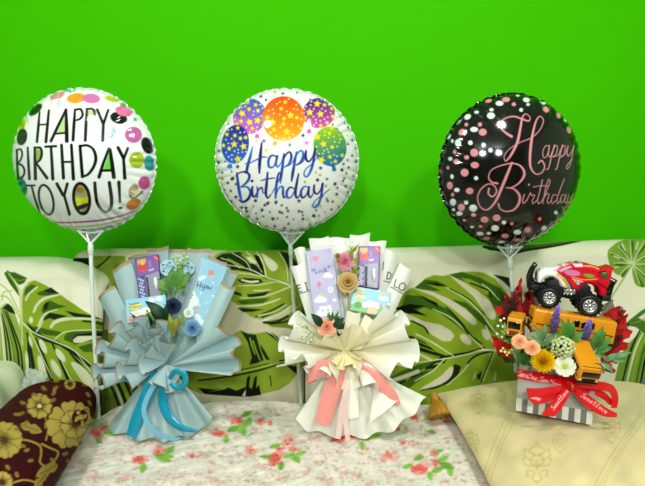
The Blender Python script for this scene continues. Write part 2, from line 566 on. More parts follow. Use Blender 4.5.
    p.stroke([(199, 378), (227, 374.6), (255, 369), (279, 362.8), (300, 357.4)], (1.0, 1.2, 1.3, 1, .6), (170, 186, 92))
    p.stroke([(222, 373), (250, 368), (268, 363.6)], .7, DG)
    p.stroke([(270, 376), (271.5, 386)], 1.0, DG)
    p.poly([(286, 365), (297, 366.4), (296.5, 374)], BK)
    p.stroke([(280, 361), (292, 359), (303, 358.4)], 1.4, BK)

def leaves_right(p):
    p.poly([(380, 330), (397, 310), (400, 300), (405, 292), (412, 288), (414.5, 288), (425, 278.6), (434, 275), (443, 276), (450, 274.5), (462, 272), (473, 271.5), (484, 273), (495, 278.6), (503, 288), (512, 300), (522, 330), (520, 410), (440, 412), (410, 402), (385, 398), (376, 370)], LG)
    p.poly([(450, 274.5), (462, 272), (480, 278), (500, 288), (506, 296), (504, 310), (498, 314), (490, 300), (484, 293), (470, 283), (458, 279)], MG)
    p.poly([(449, 275), (462, 281), (478, 291), (490, 301.5), (496, 314), (495.5, 319), (492, 320), (487.5, 317), (481, 307), (473, 296), (460, 285)], CREAM2)
    p.poly([(460, 277.5), (470, 279), (482, 284.5), (489, 290.5), (488, 295), (482, 293), (472, 286)], (138, 164, 48))
    p.stroke([(470, 283), (482, 287.5), (489, 291), (491, 297)], 1.2, BK)
    p.stroke([(482, 284), (490, 290), (499, 300)], 1.2, WV)
    p.poly([(493.6, 274.6), (509, 277.6), (512, 292), (503, 284)], DG)
    p.poly([(493, 274.5), (503, 281), (512, 290), (512, 295), (503, 288)], CREAM2)
    p.poly([(414.5, 288), (425, 279.5), (437, 281), (447, 285.5), (436, 285), (427, 283.8), (441, 291), (432, 290.7)], MG)
    p.poly([(425, 282.6), (437, 283), (447, 286.5), (437, 286)], BK)
    p.poly([(443, 297.6), (466, 302.6), (482, 315), (494, 334), (477, 319), (456, 303)], MG)
    p.stroke([(446, 287.5), (467.5, 300), (480, 312), (492, 328), (500, 338)], (.8, 1.2, 1.4, 1.4, 1), WV)
    p.stroke([(450, 288.6), (468, 298.6), (484, 314)], .8, BK)
    p.poly([(380, 330), (398, 312), (402, 306), (406, 295), (423, 296), (438, 304.6), (451, 311), (464, 324), (473, 337), (486, 345), (470, 336), (455, 324), (440, 313), (424, 307)], MG)
    p.poly([(412, 288), (432, 291.4), (451, 299.6), (466, 308.8), (476, 319), (476.8, 324), (473, 325.3), (464, 318), (451, 307.6), (434, 296.4)], CREAM2)
    p.poly([(395, 308), (410, 304), (425, 306), (414, 309), (426.5, 315.8), (412, 313.4), (400, 312)], BK)
    p.poly([(414, 292), (420, 296), (437, 303), (438, 307), (426, 300)], BK)
    p.stroke([(433, 309), (451, 317.7), (467.5, 332.5)], (.9, 1.3, 1.2), WV)
    p.stroke([(446, 307), (452, 313), (460, 322), (469, 334), (482, 344)], (.8, 1.6, 1.8, 1.6, 1), DG)
    p.poly([(400, 312), (406, 313), (423, 321), (441.5, 325), (451, 330.7), (454.4, 336), (451, 341), (443, 341.4), (432, 335), (422, 326), (410, 320), (396, 318)], CREAM2)
    p.stroke([(412, 321), (424, 327), (428, 333)], 1.4, BK)
    p.ell(465.7, 339.5, 7, 3.8, 42, CREAM2)
    p.ell(486, 334.5, 3.5, 6.2, -28, CREAM2)
    p.poly([(380, 338), (412, 336), (424, 342), (436, 352), (448, 356.5), (438, 358), (420, 352), (404, 346)], DG)
    for k in range(5):
        p.stroke([(408 + k * 3, 338 + k * 3.4), (418 + k * 3, 341 + k * 3.4), (428 + k * 3, 346 + k * 2.8)], 1.1, (LG, BK)[k % 2])
    p.stroke([(440, 358), (455, 354.8), (470, 352.2), (484, 347.6)], 1.8, BK)
    p.stroke([(416, 334), (426, 339), (435, 344), (453.5, 356)], (1.6, 1.8, 1.6, 1.2), WV)
    p.poly([(380, 384), (400, 372), (420, 364), (436, 360), (448, 359), (436, 369), (420, 380), (404, 392), (390, 396)], MG)
    for k in range(7):
        p.stroke([(396 + k * 5, 386 - k * 3.0), (408 + k * 5, 379 - k * 3), (424 + k * 3.4, 372 - k * 1.6)], 1.6, (BK, DG, LG)[k % 3])
    p.stroke([(394, 380), (406, 376), (418, 371.4)], 4.2, CREAM2)
    p.stroke([(414, 352), (421, 355), (431, 360)], 2.2, CREAM2)
    p.poly([(455, 364), (461, 366.5), (458, 376), (449, 383), (436, 388.5), (420, 391), (426, 387), (440, 382)], DG)
    p.poly([(453.5, 367), (449.5, 367.4), (443, 374), (437, 378.6), (419, 389.6), (435, 386.6), (446, 381.5), (452, 375)], CREAM2, smooth=2)
    p.stroke([(445, 358.5), (433, 370.6), (415, 381)], (1.2, 1.4, 1), WV)
    p.stroke([(474, 355.5), (470, 362), (463.5, 370.6), (452, 381), (447.5, 385)], (1, 1.3, 1.3, 1, 1), WV)
    p.stroke([(468, 363), (474, 356.8), (484, 352.8), (494, 351)], 1.7, BK)
    p.stroke([(493, 353), (488, 366), (481, 382)], 1.0, BK)
    p.stroke([(495, 351), (489, 366), (483, 381)], 1.1, WV)
    p.poly([(472, 380.5), (474.5, 373.5), (476.8, 370.6), (475, 377)], CREAM2)
    p.poly([(478, 380), (477, 375), (482, 371), (480, 379)], DG)
    p.stroke([(494.6, 380), (495.6, 373)], 2, CREAM2)
    p.stroke([(497, 350.6), (482, 350), (470, 353.5), (455, 357), (433, 360.4), (415, 363)], (2.2, 2, 1.5, 1.2, 1, .8), WV)
    p.stroke([(484.6, 350), (476, 342), (469, 335)], 1.2, WV)
    p.stroke([(496, 350), (491, 338), (486, 326)], 1.3, WV)
    # strip of leaf along the top behind the black balloon
    p.poly([(482, 246), (500, 240), (520, 236), (545, 234), (590, 234), (582, 240.6), (565, 245), (545, 248.6), (525, 251.5), (514, 254), (505, 250), (490, 250.5)], (70, 104, 36))
    p.stroke([(484, 247), (498, 250), (514, 252.6), (530, 249.4), (550, 246.6), (582, 240.6)], (2.2, 2.2, 2, 1.6, 1.6, 1), BK)
    p.stroke([(520, 244), (540, 243.5), (560, 241)], 1.6, LG)
    # small round leaf at the top right
    p.poly([(607.5, 253), (613, 245.5), (623, 240), (638, 236), (662, 238), (670, 270), (658, 284), (645, 287), (636, 285), (632.5, 274), (632, 266), (627, 273), (618, 275), (611, 268)], (124, 158, 58), smooth=3)
    ctr = (632, 264)
    for k, (x, y) in enumerate(((610, 252), (614, 263), (620, 274), (618, 246), (630, 240), (645, 240), (657, 250), (660, 266), (652, 282), (640, 284))):
        p.stroke([(ctr[0] * .7 + x * .3, ctr[1] * .7 + y * .3), (ctr[0] * .35 + x * .65 + 1.5, ctr[1] * .35 + y * .65 + 1.5), (x + 2.5, y + 2)], (.8, 2.4, 2.6), (66, 104, 36))
        p.stroke([ctr, ((ctr[0] + x) / 2, (ctr[1] + y) / 2 - .6), (x, y)], (1.2, 1.0, .6), WV)
    for (x, y) in ((614, 256), (622, 243.6), (638, 242), (612.5, 268)):
        p.stroke([(x, y), (x * .7 + ctr[0] * .3, y * .7 + ctr[1] * .3)], 1.5, CREAM2)
    p.stroke([(632, 264), (622, 281), (611, 298), (604, 310)], (1.6, 1.5, 1.4, 1.2), (150, 176, 92))
    # leaves at the lower right
    p.poly([(614, 384), (620, 356), (630, 342), (640, 332), (656, 326), (670, 340), (670, 420), (640, 405), (626, 394)], (120, 152, 58))
    for k in range(9):
        x = 622 + k * 4.2
        p.stroke([(x + 20, 326 + k), (x + 9, 350), (x, 384 + k * 2)], (1, 2.2, 1.4), (DG, WV, LG, MG, BK)[k % 5])
    p.poly([(624, 325), (632, 318), (641, 311), (660, 300), (664, 330), (650, 338), (636, 327)], (74, 116, 40))
    p.poly([(638, 318), (646, 312), (652, 316), (647, 322)], WV)
    p.stroke([(628, 324), (640, 321), (656, 312)], .9, LG)
    p.poly([(303, 300), (312, 298), (316, 318), (303, 330)], LG)
    p.stroke([(303, 312), (309, 306), (314, 303)], 1.6, DG)

def section(x0, x1, top, yf0, yf1, nu, nw, e=0.035, seed=1, sag=0.012, zlow=0.40):
    """one upholstered back section, front face, rounded top and back; top: (px, py) outline of its upper edge"""
    u = np.linspace(0, 1, nu)
    X = x0 + (x1 - x0) * u
    tp = np.array(top, float)
    ymid = yf1 + 0.03
    tw = at(tp[:, 0], tp[:, 1], ymid)
    zt = np.interp(X, tw[:, 0], tw[:, 2])
    k = np.clip(1 - np.minimum(X - x0, x1 - X) / e, 0, 1)
    ins = e * (1 - np.sqrt(np.clip(1 - k * k, 0, 1)))
    r = 0.055
    nf = int(nw * .84)
    P = []
    for s in np.linspace(0, 1, nf):
        z = zlow + (zt - r - zlow) * s
        Yv = yf0 + (yf1 - yf0) * s - sag * np.sin(np.pi * s) + ins
        P.append(np.stack([X, Yv, z], -1))
    for a in np.linspace(0, np.pi / 2, nw - nf - 4)[1:]:
        P.append(np.stack([X, yf1 + ins + r * 1.3 * (1 - np.cos(a)), zt - r + (r - ins * .6) * np.sin(a)], -1))
    for Yb, dz in ((yf1 + .13, -.004), (WB - .06, -.01), (WB - .03, -.03), (WB - .03, -.5)):
        P.append(np.stack([X, np.full(nu, Yb), zt - ins * .6 + dz], -1))
    P = np.stack(P)
    c = clouds(P, .30, seed) * .006 + clouds(P, .10, seed + 5) * .0016
    P[:, :, 1] += c
    return P

sofa = thing('sofa', 'wide sofa along the green wall with cream upholstery printed with big green monstera leaves', 'sofa', (0, 1.6, 0))
fabric = mat('leaf_print_fabric', None, rough=.85, spec=.2, bump=.25, bscale=900, var=.03, vscale=25, sheen=.1)
def add_section(name, P, paintf, base):
    V, Fs = grid(P)
    px, py = proj(V)
    p = Paint(px, py, base)
    paintf(p)
    return build(name, V, [f[::-1] for f in Fs], fabric, sofa, rgb=p.rgb)
SEC = {}
SEC['mid'] = section(-.90, -.067, [(60, 252), (110, 250), (190, 251), (235, 252.5), (303, 251)], 1.655, 1.70, 470, 330, seed=3)
add_section('backrest', SEC['mid'], leaves_mid, (197, 192, 166))  # shade on the middle section is put into its darker cream base
SEC['right'] = section(-.064, 1.32, [(303, 253), (330, 252), (365, 250), (420, 248.5), (480, 247), (545, 244), (645, 240), (760, 238)], 1.655, 1.70, 800, 330, seed=8)
add_section('backrest', SEC['right'], leaves_right, (224, 222, 200))
SEC['left'] = section(-1.30, -.752, [(-60, 262), (0, 261.5), (20, 262), (40, 265), (60, 262), (75, 264), (90, 270), (105, 279)], 1.56, 1.625, 380, 330, seed=5, e=.03)
add_section('backrest', SEC['left'], leaves_left, CREAM)
build('seat', *frame_box((-1.30, .935, .14), (2.6, 0, 0), (0, .70, 0), (0, 0, .26), bev=.03), mat('seat_fabric', (200, 200, 172), rough=.85, bump=.2, bscale=900), sofa)
# arm at the left end, cream cover with soft vertical folds
n1, n2 = 60, 60
u, w = np.meshgrid(np.linspace(0, 1, n1), np.linspace(0, 1, n2), indexing='ij')
th = u * math.pi
AX = -1.055 + .088 * np.sign(np.cos(th)) * -1 * np.abs(np.cos(th)) ** .55
AZ = .40 + .226 * np.sin(th) ** .5
AY = .90 + w * .655
AX = AX + .006 * np.sin(AY * 60 + AZ * 9)
V, Fs = grid(np.stack([AX, AY, AZ], -1))
build('armrest', *join((V, Fs), ), mat('arm_cover', (206, 212, 184), rough=.85, bump=.2, bscale=700), sofa)
for x in (-1.22, 1.22):
    for y in (.95, 1.58):
        build('leg', *lathe([(0, 0), (.022, 0), (.03, .145), (0, .145)], 14, (x, y, 0), (0, 0, 1)), mat('dark_wood', (60, 40, 26), rough=.4, bump=.1, bscale=80), sofa)

# ================================================================== FLORAL SHEET ON THE SEAT
nx, ny = 760, 300
X, T = np.meshgrid(np.linspace(-.945, 1.3, nx), np.linspace(0, 1, ny), indexing='ij')
sm = np.clip((X + .745) / .05, 0, 1)
Y = .86 + T * (1.518 + .108 * sm * sm * (3 - 2 * sm) - .86)
Q = np.stack([X, Y, 0 * X], -1)
Z = .442 + clouds(Q, .16, 4) * .0022 + clouds(Q, .05, 9) * .0014 + clouds(Q, .022, 19) * .0006
Z = Z - .10 * np.clip((.93 - Y) / .07, 0, 1) ** 2
hump = lambda cx, cy, rx, ry, h: h * np.exp(-((X - cx) / rx) ** 2 - ((Y - cy) / ry) ** 2)
Z += hump(-.18, 1.60, .13, .07, .016) + hump(-.33, 1.62, .10, .06, .010)
V, Fs = grid(np.stack([X, Y, Z], -1))
px, py = proj(V)
p = Paint(px, py, (229, 221, 214))
r = random.Random(21)
def faint(x, y, s, strong=0.0):
    s *= 1.15
    for k in range(9):
        p.ell(x + r.gauss(0, s * .7), y + r.gauss(0, s * .42), s * r.uniform(.25, .5), s * r.uniform(.18, .34), r.uniform(-30, 30),
              r.choice([(226, 176, 172), (232, 196, 192), (216, 160, 158), (222, 190, 200)]), alpha=min(1, r.uniform(.45, .9) + strong), soft=.7)
    for k in range(8):
        p.ell(x + r.gauss(0, s * 1.1), y + r.gauss(0, s * .62), s * r.uniform(.16, .36), s * r.uniform(.12, .22), r.uniform(-60, 60),
              r.choice([(160, 180, 130), (176, 190, 150), (150, 168, 124)]), alpha=r.uniform(.3, .7), soft=.8)
for x, y, s in ((115, 454, 9), (100, 440, 6), (128, 478, 9), (192, 456, 7), (188, 478, 8), (261, 421, 8), (268, 412, 6), (210, 458, 8), (224, 452, 6), (250, 450, 8), (238, 455, 5), (212, 478, 9), (222, 482, 7),
               (279, 479, 6), (288, 441, 10), (294, 449, 7), (246, 480, 6), (388, 459, 10), (376, 462, 6), (403, 443, 6), (413, 430, 8), (465, 461, 8), (435, 454, 7), (325, 460, 8), (350, 472, 9), (330, 482, 8),
               (310, 446, 7), (366, 450, 6), (372, 480, 8), (404, 482, 8), (440, 482, 7), (450, 440, 7), (80, 462, 7), (96, 476, 8), (150, 440, 5), (170, 474, 7), (305, 470, 7), (285, 408, 7), (232, 408, 6), (460, 476, 6),
               (430, 418, 6), (340, 452, 6), (393, 474, 6), (415, 446, 6), (156, 482, 6), (140, 446, 5), (205, 430, 6), (222, 416, 5), (250, 408, 5), (430, 432, 6), (320, 436, 6), (360, 440, 6)):
    faint(x, y, s)
for k in range(110):
    faint(r.uniform(40, 500), r.uniform(400, 510), r.uniform(3, 6), -.15)
RED, PINKR, GRN = (224, 98, 86), (230, 144, 138), (132, 184, 76)
def leaf2(x, y, s, a):
    s *= 1.18
    c, n = math.cos(math.radians(a)), math.sin(math.radians(a))
    f = lambda u, v: (x + s * (u * c - v * n), y + s * .75 * (u * n + v * c))
    p.poly([f(-1, 0), f(-.4, .5), f(.3, .5), f(1, 0), f(.3, -.5), f(-.4, -.5)], r.choice([GRN, (136, 186, 84), (110, 164, 60)]), smooth=3, alpha=.82, aa=.9)
    p.stroke([f(-.9, 0), f(.8, 0)], .7, (88, 150, 44), alpha=.6)
def rose2(x, y, rx, ry, c=RED):
    for k in range(7):
        a = k * .9 + r.uniform(-.3, .3)
        p.ell(x + rx * .42 * math.cos(a), y + ry * .42 * math.sin(a), rx * r.uniform(.5, .68), ry * r.uniform(.5, .68), r.uniform(-40, 40), c, alpha=.62, soft=.45)
    for k in range(6):
        a = r.uniform(0, 6.28)
        p.ell(x + rx * 1.0 * math.cos(a), y + ry * .9 * math.sin(a) - ry * .2, rx * .5, ry * .45, r.uniform(-40, 40), r.choice([(236, 176, 172), (228, 150, 144), (240, 196, 190)]), alpha=.7, soft=.6)
    for k in range(14):
        a = r.uniform(0, 6.28)
        q = r.uniform(.2, .9)
        p.ell(x + rx * q * math.cos(a), y + ry * q * math.sin(a), rx * .32, ry * .26, r.uniform(-40, 40), r.choice([(240, 150, 140), (214, 70, 62), (234, 120, 108)]), alpha=.6, soft=.8)
for x, y, rx, ry, c in ((139, 459.6, 8, 4.6, RED), (159, 451.6, 8.5, 5, PINKR), (158, 452.5, 3, 2.4, RED), (96, 433, 7, 5, RED), (105, 428, 6, 3.4, PINKR), (219.5, 433.6, 8, 3.8, RED), (237, 420.5, 8, 4.6, PINKR), (239, 422, 4, 2.4, RED),
                        (275, 459, 8, 8, RED), (279.5, 450, 5, 4, PINKR), (288, 442, 7, 5, (232, 176, 170)), (294, 449.5, 6, 2.4, PINKR), (419, 469, 10, 6, RED), (436, 463, 5, 5, PINKR), (434, 453, 5, 3.4, PINKR), (419, 456, 3, 2, (176, 200, 120)),
                        (397, 429, 4, 2, RED), (414, 417.7, 5, 2.4, RED), (338, 439.5, 9, 3.4, RED), (352, 436.5, 6, 3, RED), (261, 421.5, 5, 3.5, PINKR), (270, 423, 3, 3, (234, 150, 140)), (250, 450, 5, 3.6, PINKR), (388, 456, 6, 4, PINKR),
                        (403, 443, 4, 2.4, PINKR), (192, 456, 3, 3, PINKR), (446, 421, 4, 2.6, PINKR)):
    rose2(x, y, rx, ry, c)
for x, y, s, a in ((163, 458, 8, 30), (170, 450, 6, -50), (167, 456, 6, 10), (143, 468, 6, 100), (113, 432, 8, -10), (122, 431, 5, 20), (99, 441, 4, 40), (247, 423, 7, -60), (242, 430, 7, 70), (233, 429, 6, 150), (246, 414, 5, -40), (226, 439, 5, 90),
                   (295.5, 458, 7, 60), (288.5, 456, 5, 160), (301, 453, 5, -20), (275, 446, 5, -20), (281, 466, 5, 100), (266, 457, 5, 10), (447, 466, 7, 30), (443, 459, 6, -40), (437, 470, 6, 150), (450, 472, 5, 80), (419, 458, 5, -20),
                   (372, 435, 8, 0), (364, 437, 6, 30), (362, 446, 5, 80), (430, 476, 5, 80), (439, 451, 4, -20), (408, 466, 5, -30), (432, 432, 4, 10), (77, 444, 5, -30)):
    leaf2(x, y, s, a)
p.noise(16, .035, 5)
sheet = build('floral_sheet', V, Fs, mat('quilted_floral_cotton', None, rough=.9, spec=.15, bump=.5, bscale=240, var=.05, vscale=60), rgb=p.rgb, origin=(0, 1.25, .442))
tag(sheet, 'white cotton sheet with pink and red rose print and green leaves, spread over the seat', 'sheet')

# ================================================================== MAROON BOLSTER
def W2(px, py, z):
    return onz(px, py, z)
A0, A1 = np.array([-.814, 1.470, 0]), np.array([-.695, .90, 0])
AL = np.linalg.norm(A1 - A0)
ad = (A1 - A0) / AL
sd = np.array([-ad[1], ad[0], 0])
if sd[0] < 0:
    sd = -sd
nb, nc = 300, 260
t = np.linspace(0, 1, nb)
# rounded ends
Lc = t * AL
er = .075
q = np.clip(np.minimum(Lc, AL - Lc) / er, 0, 1)
prof = np.sqrt(np.clip(1 - (1 - q) ** 2, 0, 1)) ** .8
prof[0] = prof[-1] = 0.0
th = np.linspace(0, 2 * math.pi, nc, endpoint=False)
ce, se = np.cos(th), np.sin(th)
sq = lambda c, n: np.sign(c) * np.abs(c) ** n
RW, RH = .112, .077
bulge = 1 + .05 * np.sin(np.pi * t)
G = (A0[None, None] + ad * Lc[:, None, None] + sd * (RW * prof * bulge)[:, None, None] * sq(ce, .8)[None, :, None]
     + np.array([0, 0, 1.]) * (RH * prof * bulge)[:, None, None] * sq(se, .8)[None, :, None])
G[:, :, 2] += .452 + RH + .006
V, Fs = grid(G, cv=True)
V = V + nrm(V - (A0 + np.array([0, 0, .52])))[:, :] * (clouds(V, .07, 3) * .0015)[:, None]
px, py = proj(V)
p = Paint(px, py, (66, 12, 18))
top_m = (V[:, 2] > .49)
GOLD, GOLD2, GDK, MAR = (180, 158, 84), (160, 140, 68), (62, 40, 20), (66, 12, 18)
def petal(cx, cy, a, L, w, col=GOLD):
    c, n = math.cos(math.radians(a)), math.sin(math.radians(a))
    f = lambda u, v: (cx + u * c * L - v * n * w, cy + u * n * L + v * c * w)
    p.poly([f(.05, 0), f(.4, .6), f(.8, 1), f(.98, .55), f(.92, 0), f(.98, -.55), f(.8, -1), f(.4, -.6)], col, smooth=3)
    p.stroke([f(.05, 0), f(.4, .6), f(.8, 1), f(.98, .55), f(.92, 0), f(.98, -.55), f(.8, -1), f(.4, -.6), f(.05, 0)], .6, (58, 26, 18), alpha=.6, smooth=3)
    for v in (-.45, 0, .45):
        p.stroke([f(.12, v * .3), f(.5, v)], (1.3, .2), GDK, alpha=.9)
def spray(pts, w=1.7):
    p.stroke(pts, w, GOLD2)
def lf(cx, cy, a, L, w):
    c, n = math.cos(math.radians(a)), math.sin(math.radians(a))
    f = lambda u, v: (cx + u * c * L - v * n * w, cy + u * n * L + v * c * w)
    p.poly([f(0, 0), f(.25, .8), f(.45, .55), f(.6, .9), f(1, 0), f(.6, -.9), f(.45, -.55), f(.25, -.8)], GOLD2, smooth=2)
    p.stroke([f(.05, 0), f(.8, 0)], .6, GDK, alpha=.7)
spray([(18, 439), (30, 441), (40, 446), (41, 455), (40, 462), (46, 466), (55, 460), (58, 452), (50, 448), (42, 444)], 2.4)
spray([(45, 428), (46, 420), (42, 412)], 1.6); spray([(46, 440), (48, 430), (45, 424)], 2)
spray([(0, 486), (12, 483), (24, 480), (36, 483), (42, 492)], 2.2)
spray([(55, 460), (52, 468), (48, 474)], 2)
for k in range(6):
    petal(39.4, 406, k * 60 + 15, 13, 5.6)
p.ell(39.4, 406, 3, 3, 0, GDK); p.ell(39.4, 406, 2.4, 2.4, 0, (214, 200, 150))
for a, L, w in ((-100, 24, 8), (-150, 25, 8.5), (170, 27, 9), (125, 27, 9), (85, 24, 8.5), (45, 22, 8), (-55, 24, 8), (0, 18, 8), (-25, 22, 8)):
    petal(72, 424, a, L, w)
for a, L, w in ((-140, 15, 7), (150, 15, 7), (100, 15, 7), (50, 14, 6), (-95, 14, 6)):
    petal(75, 424, a, L, w, (190, 168, 90))
p.ell(80, 417, 8, 7.6, -30, MAR)
for k in range(14):
    p.ell(80 + r.gauss(0, 3.6), 417 + r.gauss(0, 3.4), 1.5, 1.9, r.uniform(0, 90), (196, 172, 84))
for k in range(8):
    petal(4, 440, k * 45 + 10, 19, 7.6)
for k in range(7):
    petal(70, 384, k * 51, 6, 2.6)
    petal(2, 482, k * 51, 11, 5)
    petal(30, 510, k * 51, 14, 6)
lf(20, 424, 20, 24, 6); lf(58, 464, 150, 26, 6.5); lf(46, 474, 130, 18, 5)
for cx, cy, a in ((20, 415, 190), (24, 412, 150), (30, 449, 160), (26, 447, 200), (56, 461, 200), (62, 455, -20), (66, 460, 30), (50, 402, -30), (52, 396, -60), (28, 420, 120), (60, 380, 170), (58, 386, 140), (82, 384, 10), (86, 392, 50),
                  (38, 396, 200), (46, 391, 230), (26, 404, 200), (88, 400, 60), (34, 460, 170), (64, 472, 60), (18, 478, 250), (10, 470, 230), (90, 432, 100), (84, 442, 120), (20, 430, 190)):
    lf(cx, cy, a, 7, 2.2)
bolster = build('bolster_cushion', V, [f for f in Fs], mat('brocade', None, rough=.8, spec=.2, bump=.5, bscale=700, var=.08, vscale=200), rgb=p.rgb, origin=(A0 + A1) / 2 + np.array([0, 0, .45]))
tag(bolster, 'dark maroon bolster cushion with gold brocade flowers, lying on the seat in the left corner', 'cushion')

# clear crumpled plastic bag in the left corner behind the bolster
BAGC = at(36, 385, 1.494)
V, Fs = ball(BAGC, (.040, .020, .05), 26)
V = V + nrm(V - BAGC) * (clouds(V, .035, 31) * .008 + np.abs(clouds(V, .02, 33)) * .004)[:, None]
bag = build('plastic_bag', V, Fs, mat('clear_plastic', (214, 224, 214), rough=.12, spec=.7, alpha=.5, bump=.6, bscale=60), smooth=False)
tag(bag, 'crumpled clear plastic bag tucked behind the maroon bolster', 'bag')

# ================================================================== GOLD PILLOW
PX0, PX1, PY0, PY1 = .385, 1.08, .98, 1.585
n = 330
u, v = np.meshgrid(np.linspace(-1, 1, n), np.linspace(-1, 1, n), indexing='ij')
pin = .045
xx = (PX0 + PX1) / 2 + (PX1 - PX0) / 2 * u * (1 - pin * (1 - v ** 2) * np.abs(u) ** 3)
yy = (PY0 + PY1) / 2 + (PY1 - PY0) / 2 * v * (1 - pin * (1 - u ** 2) * np.abs(v) ** 3)
hgt = np.clip((1 - np.abs(u) ** 2.6) * (1 - np.abs(v) ** 2.6), 0, 1) ** .55
lift = .020 * np.clip(-u, 0, 1) * np.clip(v, 0, 1) + .052 * np.clip((yy - 1.43) / .13, 0, 1) ** 1.2 * np.clip((u + 1) / .8, 0, 1) + .004
Pt = np.stack([xx, yy, .478 + .075 * hgt + lift], -1)
Pb = np.stack([xx, yy, .478 - .024 * hgt ** .8 + lift], -1)
Pt[:, :, 2] += clouds(Pt, .14, 71) * .0022 * hgt + clouds(Pt, .05, 72) * .0008 * hgt
Vt, Ft = grid(Pt)
Vb, Fb = grid(Pb[::6, ::6])
px, py = proj(Vt)
p = Paint(px, py, (220, 203, 160))
def damask(cx, cy, s, seed, al=.42):
    c2 = (190, 170, 108)
    for k in (-1, 1):
        for (a, b, c) in (((0, 10), (6, 4), (3, -3)), ((2, 8), (10, 8), (12, 1)), ((3, 3), (11, -2), (10, -9)), ((1, -3), (7, -8), (3, -12)), ((4, 14), (9, 14), (8, 19)), ((2, 16), (4, 22), (1, 26))):
            p.stroke([(cx + k * s * q[0], cy + s * q[1] * .8) for q in (a, b, c)], (1.8, 2.4, 1.2), c2, alpha=al)
            p.ell(cx + k * s * c[0], cy + s * c[1] * .8, 1.9, 1.6, 0, c2, alpha=al)
    p.ell(cx, cy - 12 * s, 2.6, 3.2, 0, c2, alpha=al)
    p.ell(cx, cy + 6 * s, 2, 5, 0, c2, alpha=al)
damask(537, 458, 1.15, 1); damask(478, 400, .62, 2, .3); damask(500, 396, .5, 2, .25); damask(470, 440, .7, 3, .35); damask(612, 428, .7, 4, .3); damask(560, 440, .6, 4, .2); damask(470, 472, .8, 3, .3)
for d in (0, 9):
    p.stroke([(520 - d * 1.2, 410), (502 - d, 446), (489 - d, 486), (484 - d, 510)], 1.0, (190, 170, 110), alpha=.6)
    p.stroke([(650 - d, 412), (626 - d, 446), (606 - d, 480), (598 - d, 505)], 1.0, (190, 170, 110), alpha=.6)
for k in range(26):
    q = k / 25
    p.ell(516 - 29 * q - 4, 412 + 74 * q, 1.3, .9, 0, (190, 170, 110), alpha=.5)
    p.ell(645 - 42 * q - 4, 414 + 72 * q, 1.3, .9, 0, (190, 170, 110), alpha=.5)
p.noise(34, .03, 8)
pillow = thing('gold_pillow', 'pale gold satin damask pillow lying on the right of the seat under the flower box', 'pillow', ((PX0 + PX1) / 2, (PY0 + PY1) / 2, .45))
satin = mat('gold_damask', None, rough=.5, spec=.35, bump=.2, bscale=500, var=.03, vscale=30, sheen=.2)
V, Fs = join((Vt, Ft), (Vb, [f[::-1] for f in Fb]))
build('pillow_cover', V, Fs, satin, pillow, rgb=np.vstack([p.rgb, np.tile((206, 190, 134), (len(Vb), 1))]))
# gold tassel at the near left corner of the pillow
c0 = Pt[0, -1]
tz = at(434, 395, 1.52)
gold_m = mat('gold_thread', (186, 140, 48), rough=.45, spec=.5, bump=.8, bscale=400, stretch=(1, 1, .1), var=.2, vscale=200)
ax = nrm(at(440, 416, 1.48) - tz)
ts = build('tassel', *join(ball(tz, .013, 8), tube([c0, (c0 + tz) / 2 + np.array([0, 0, .004]), tz], .004, 8), lathe([(0, -.004), (.012, -.002), (.014, .010), (.010, .016), (.020, .030), (.030, .048), (.036, .066), (.030, .068), (0, .066)], 40, tz, ax)), gold_m, pillow)
ts['label'] = 'gold thread tassel'
rs = random.Random(4)
strands = []
pa = nrm(np.cross(ax, (0, 1, 0)))
pb = np.cross(ax, pa)
for k in range(90):
    a = rs.uniform(0, 6.28)
    q = rs.uniform(.026, .039)
    d = math.cos(a) * pa + math.sin(a) * pb
    strands.append(tube(crom([tz + d * .012 + ax * .016, tz + d * q * .75 + ax * .045, tz + d * q + ax * (.070 + rs.uniform(-.003, .003))], 3), .0013, 4))
build('fringe', *join(*strands), gold_m, ts)

# grey folded cloth at the right end
V, Fs = ball(at(650, 392, 1.575), (.035, .025, .04), 24)
V = V + nrm(V - at(650, 392, 1.575)) * (clouds(V, .04, 41) * .005)[:, None]
tag(build('grey_cloth', V, Fs, mat('grey_cotton', (112, 124, 138), rough=.9, bump=.4, bscale=300)), 'blue grey bundled cloth at the far right end behind the gold pillow', 'cloth')
# ================================================================== FOIL BALLOONS
foil = mat('printed_foil', None, rough=.10, spec=.5, coat=.45, coat_rough=.04, var=.02, vscale=20, alpha_metal=True)
white_pl = mat('white_plastic', (222, 228, 224), rough=.35, spec=.5, bump=.02, bscale=50)
clear_pl = mat('translucent_plastic', (206, 218, 208), rough=.25, spec=.5, alpha=.5, bump=.02, bscale=50)
foil_grey = mat('silver_foil', (196, 200, 198), rough=.2, metal=.9, spec=.5, bump=.5, bscale=90)

def mylar(r):
    """half thickness of an inflated foil disc at relative radius r"""
    return np.sqrt(np.clip(1 - r ** 2.0, 0, 1)) * (1 - .25 * r * r)

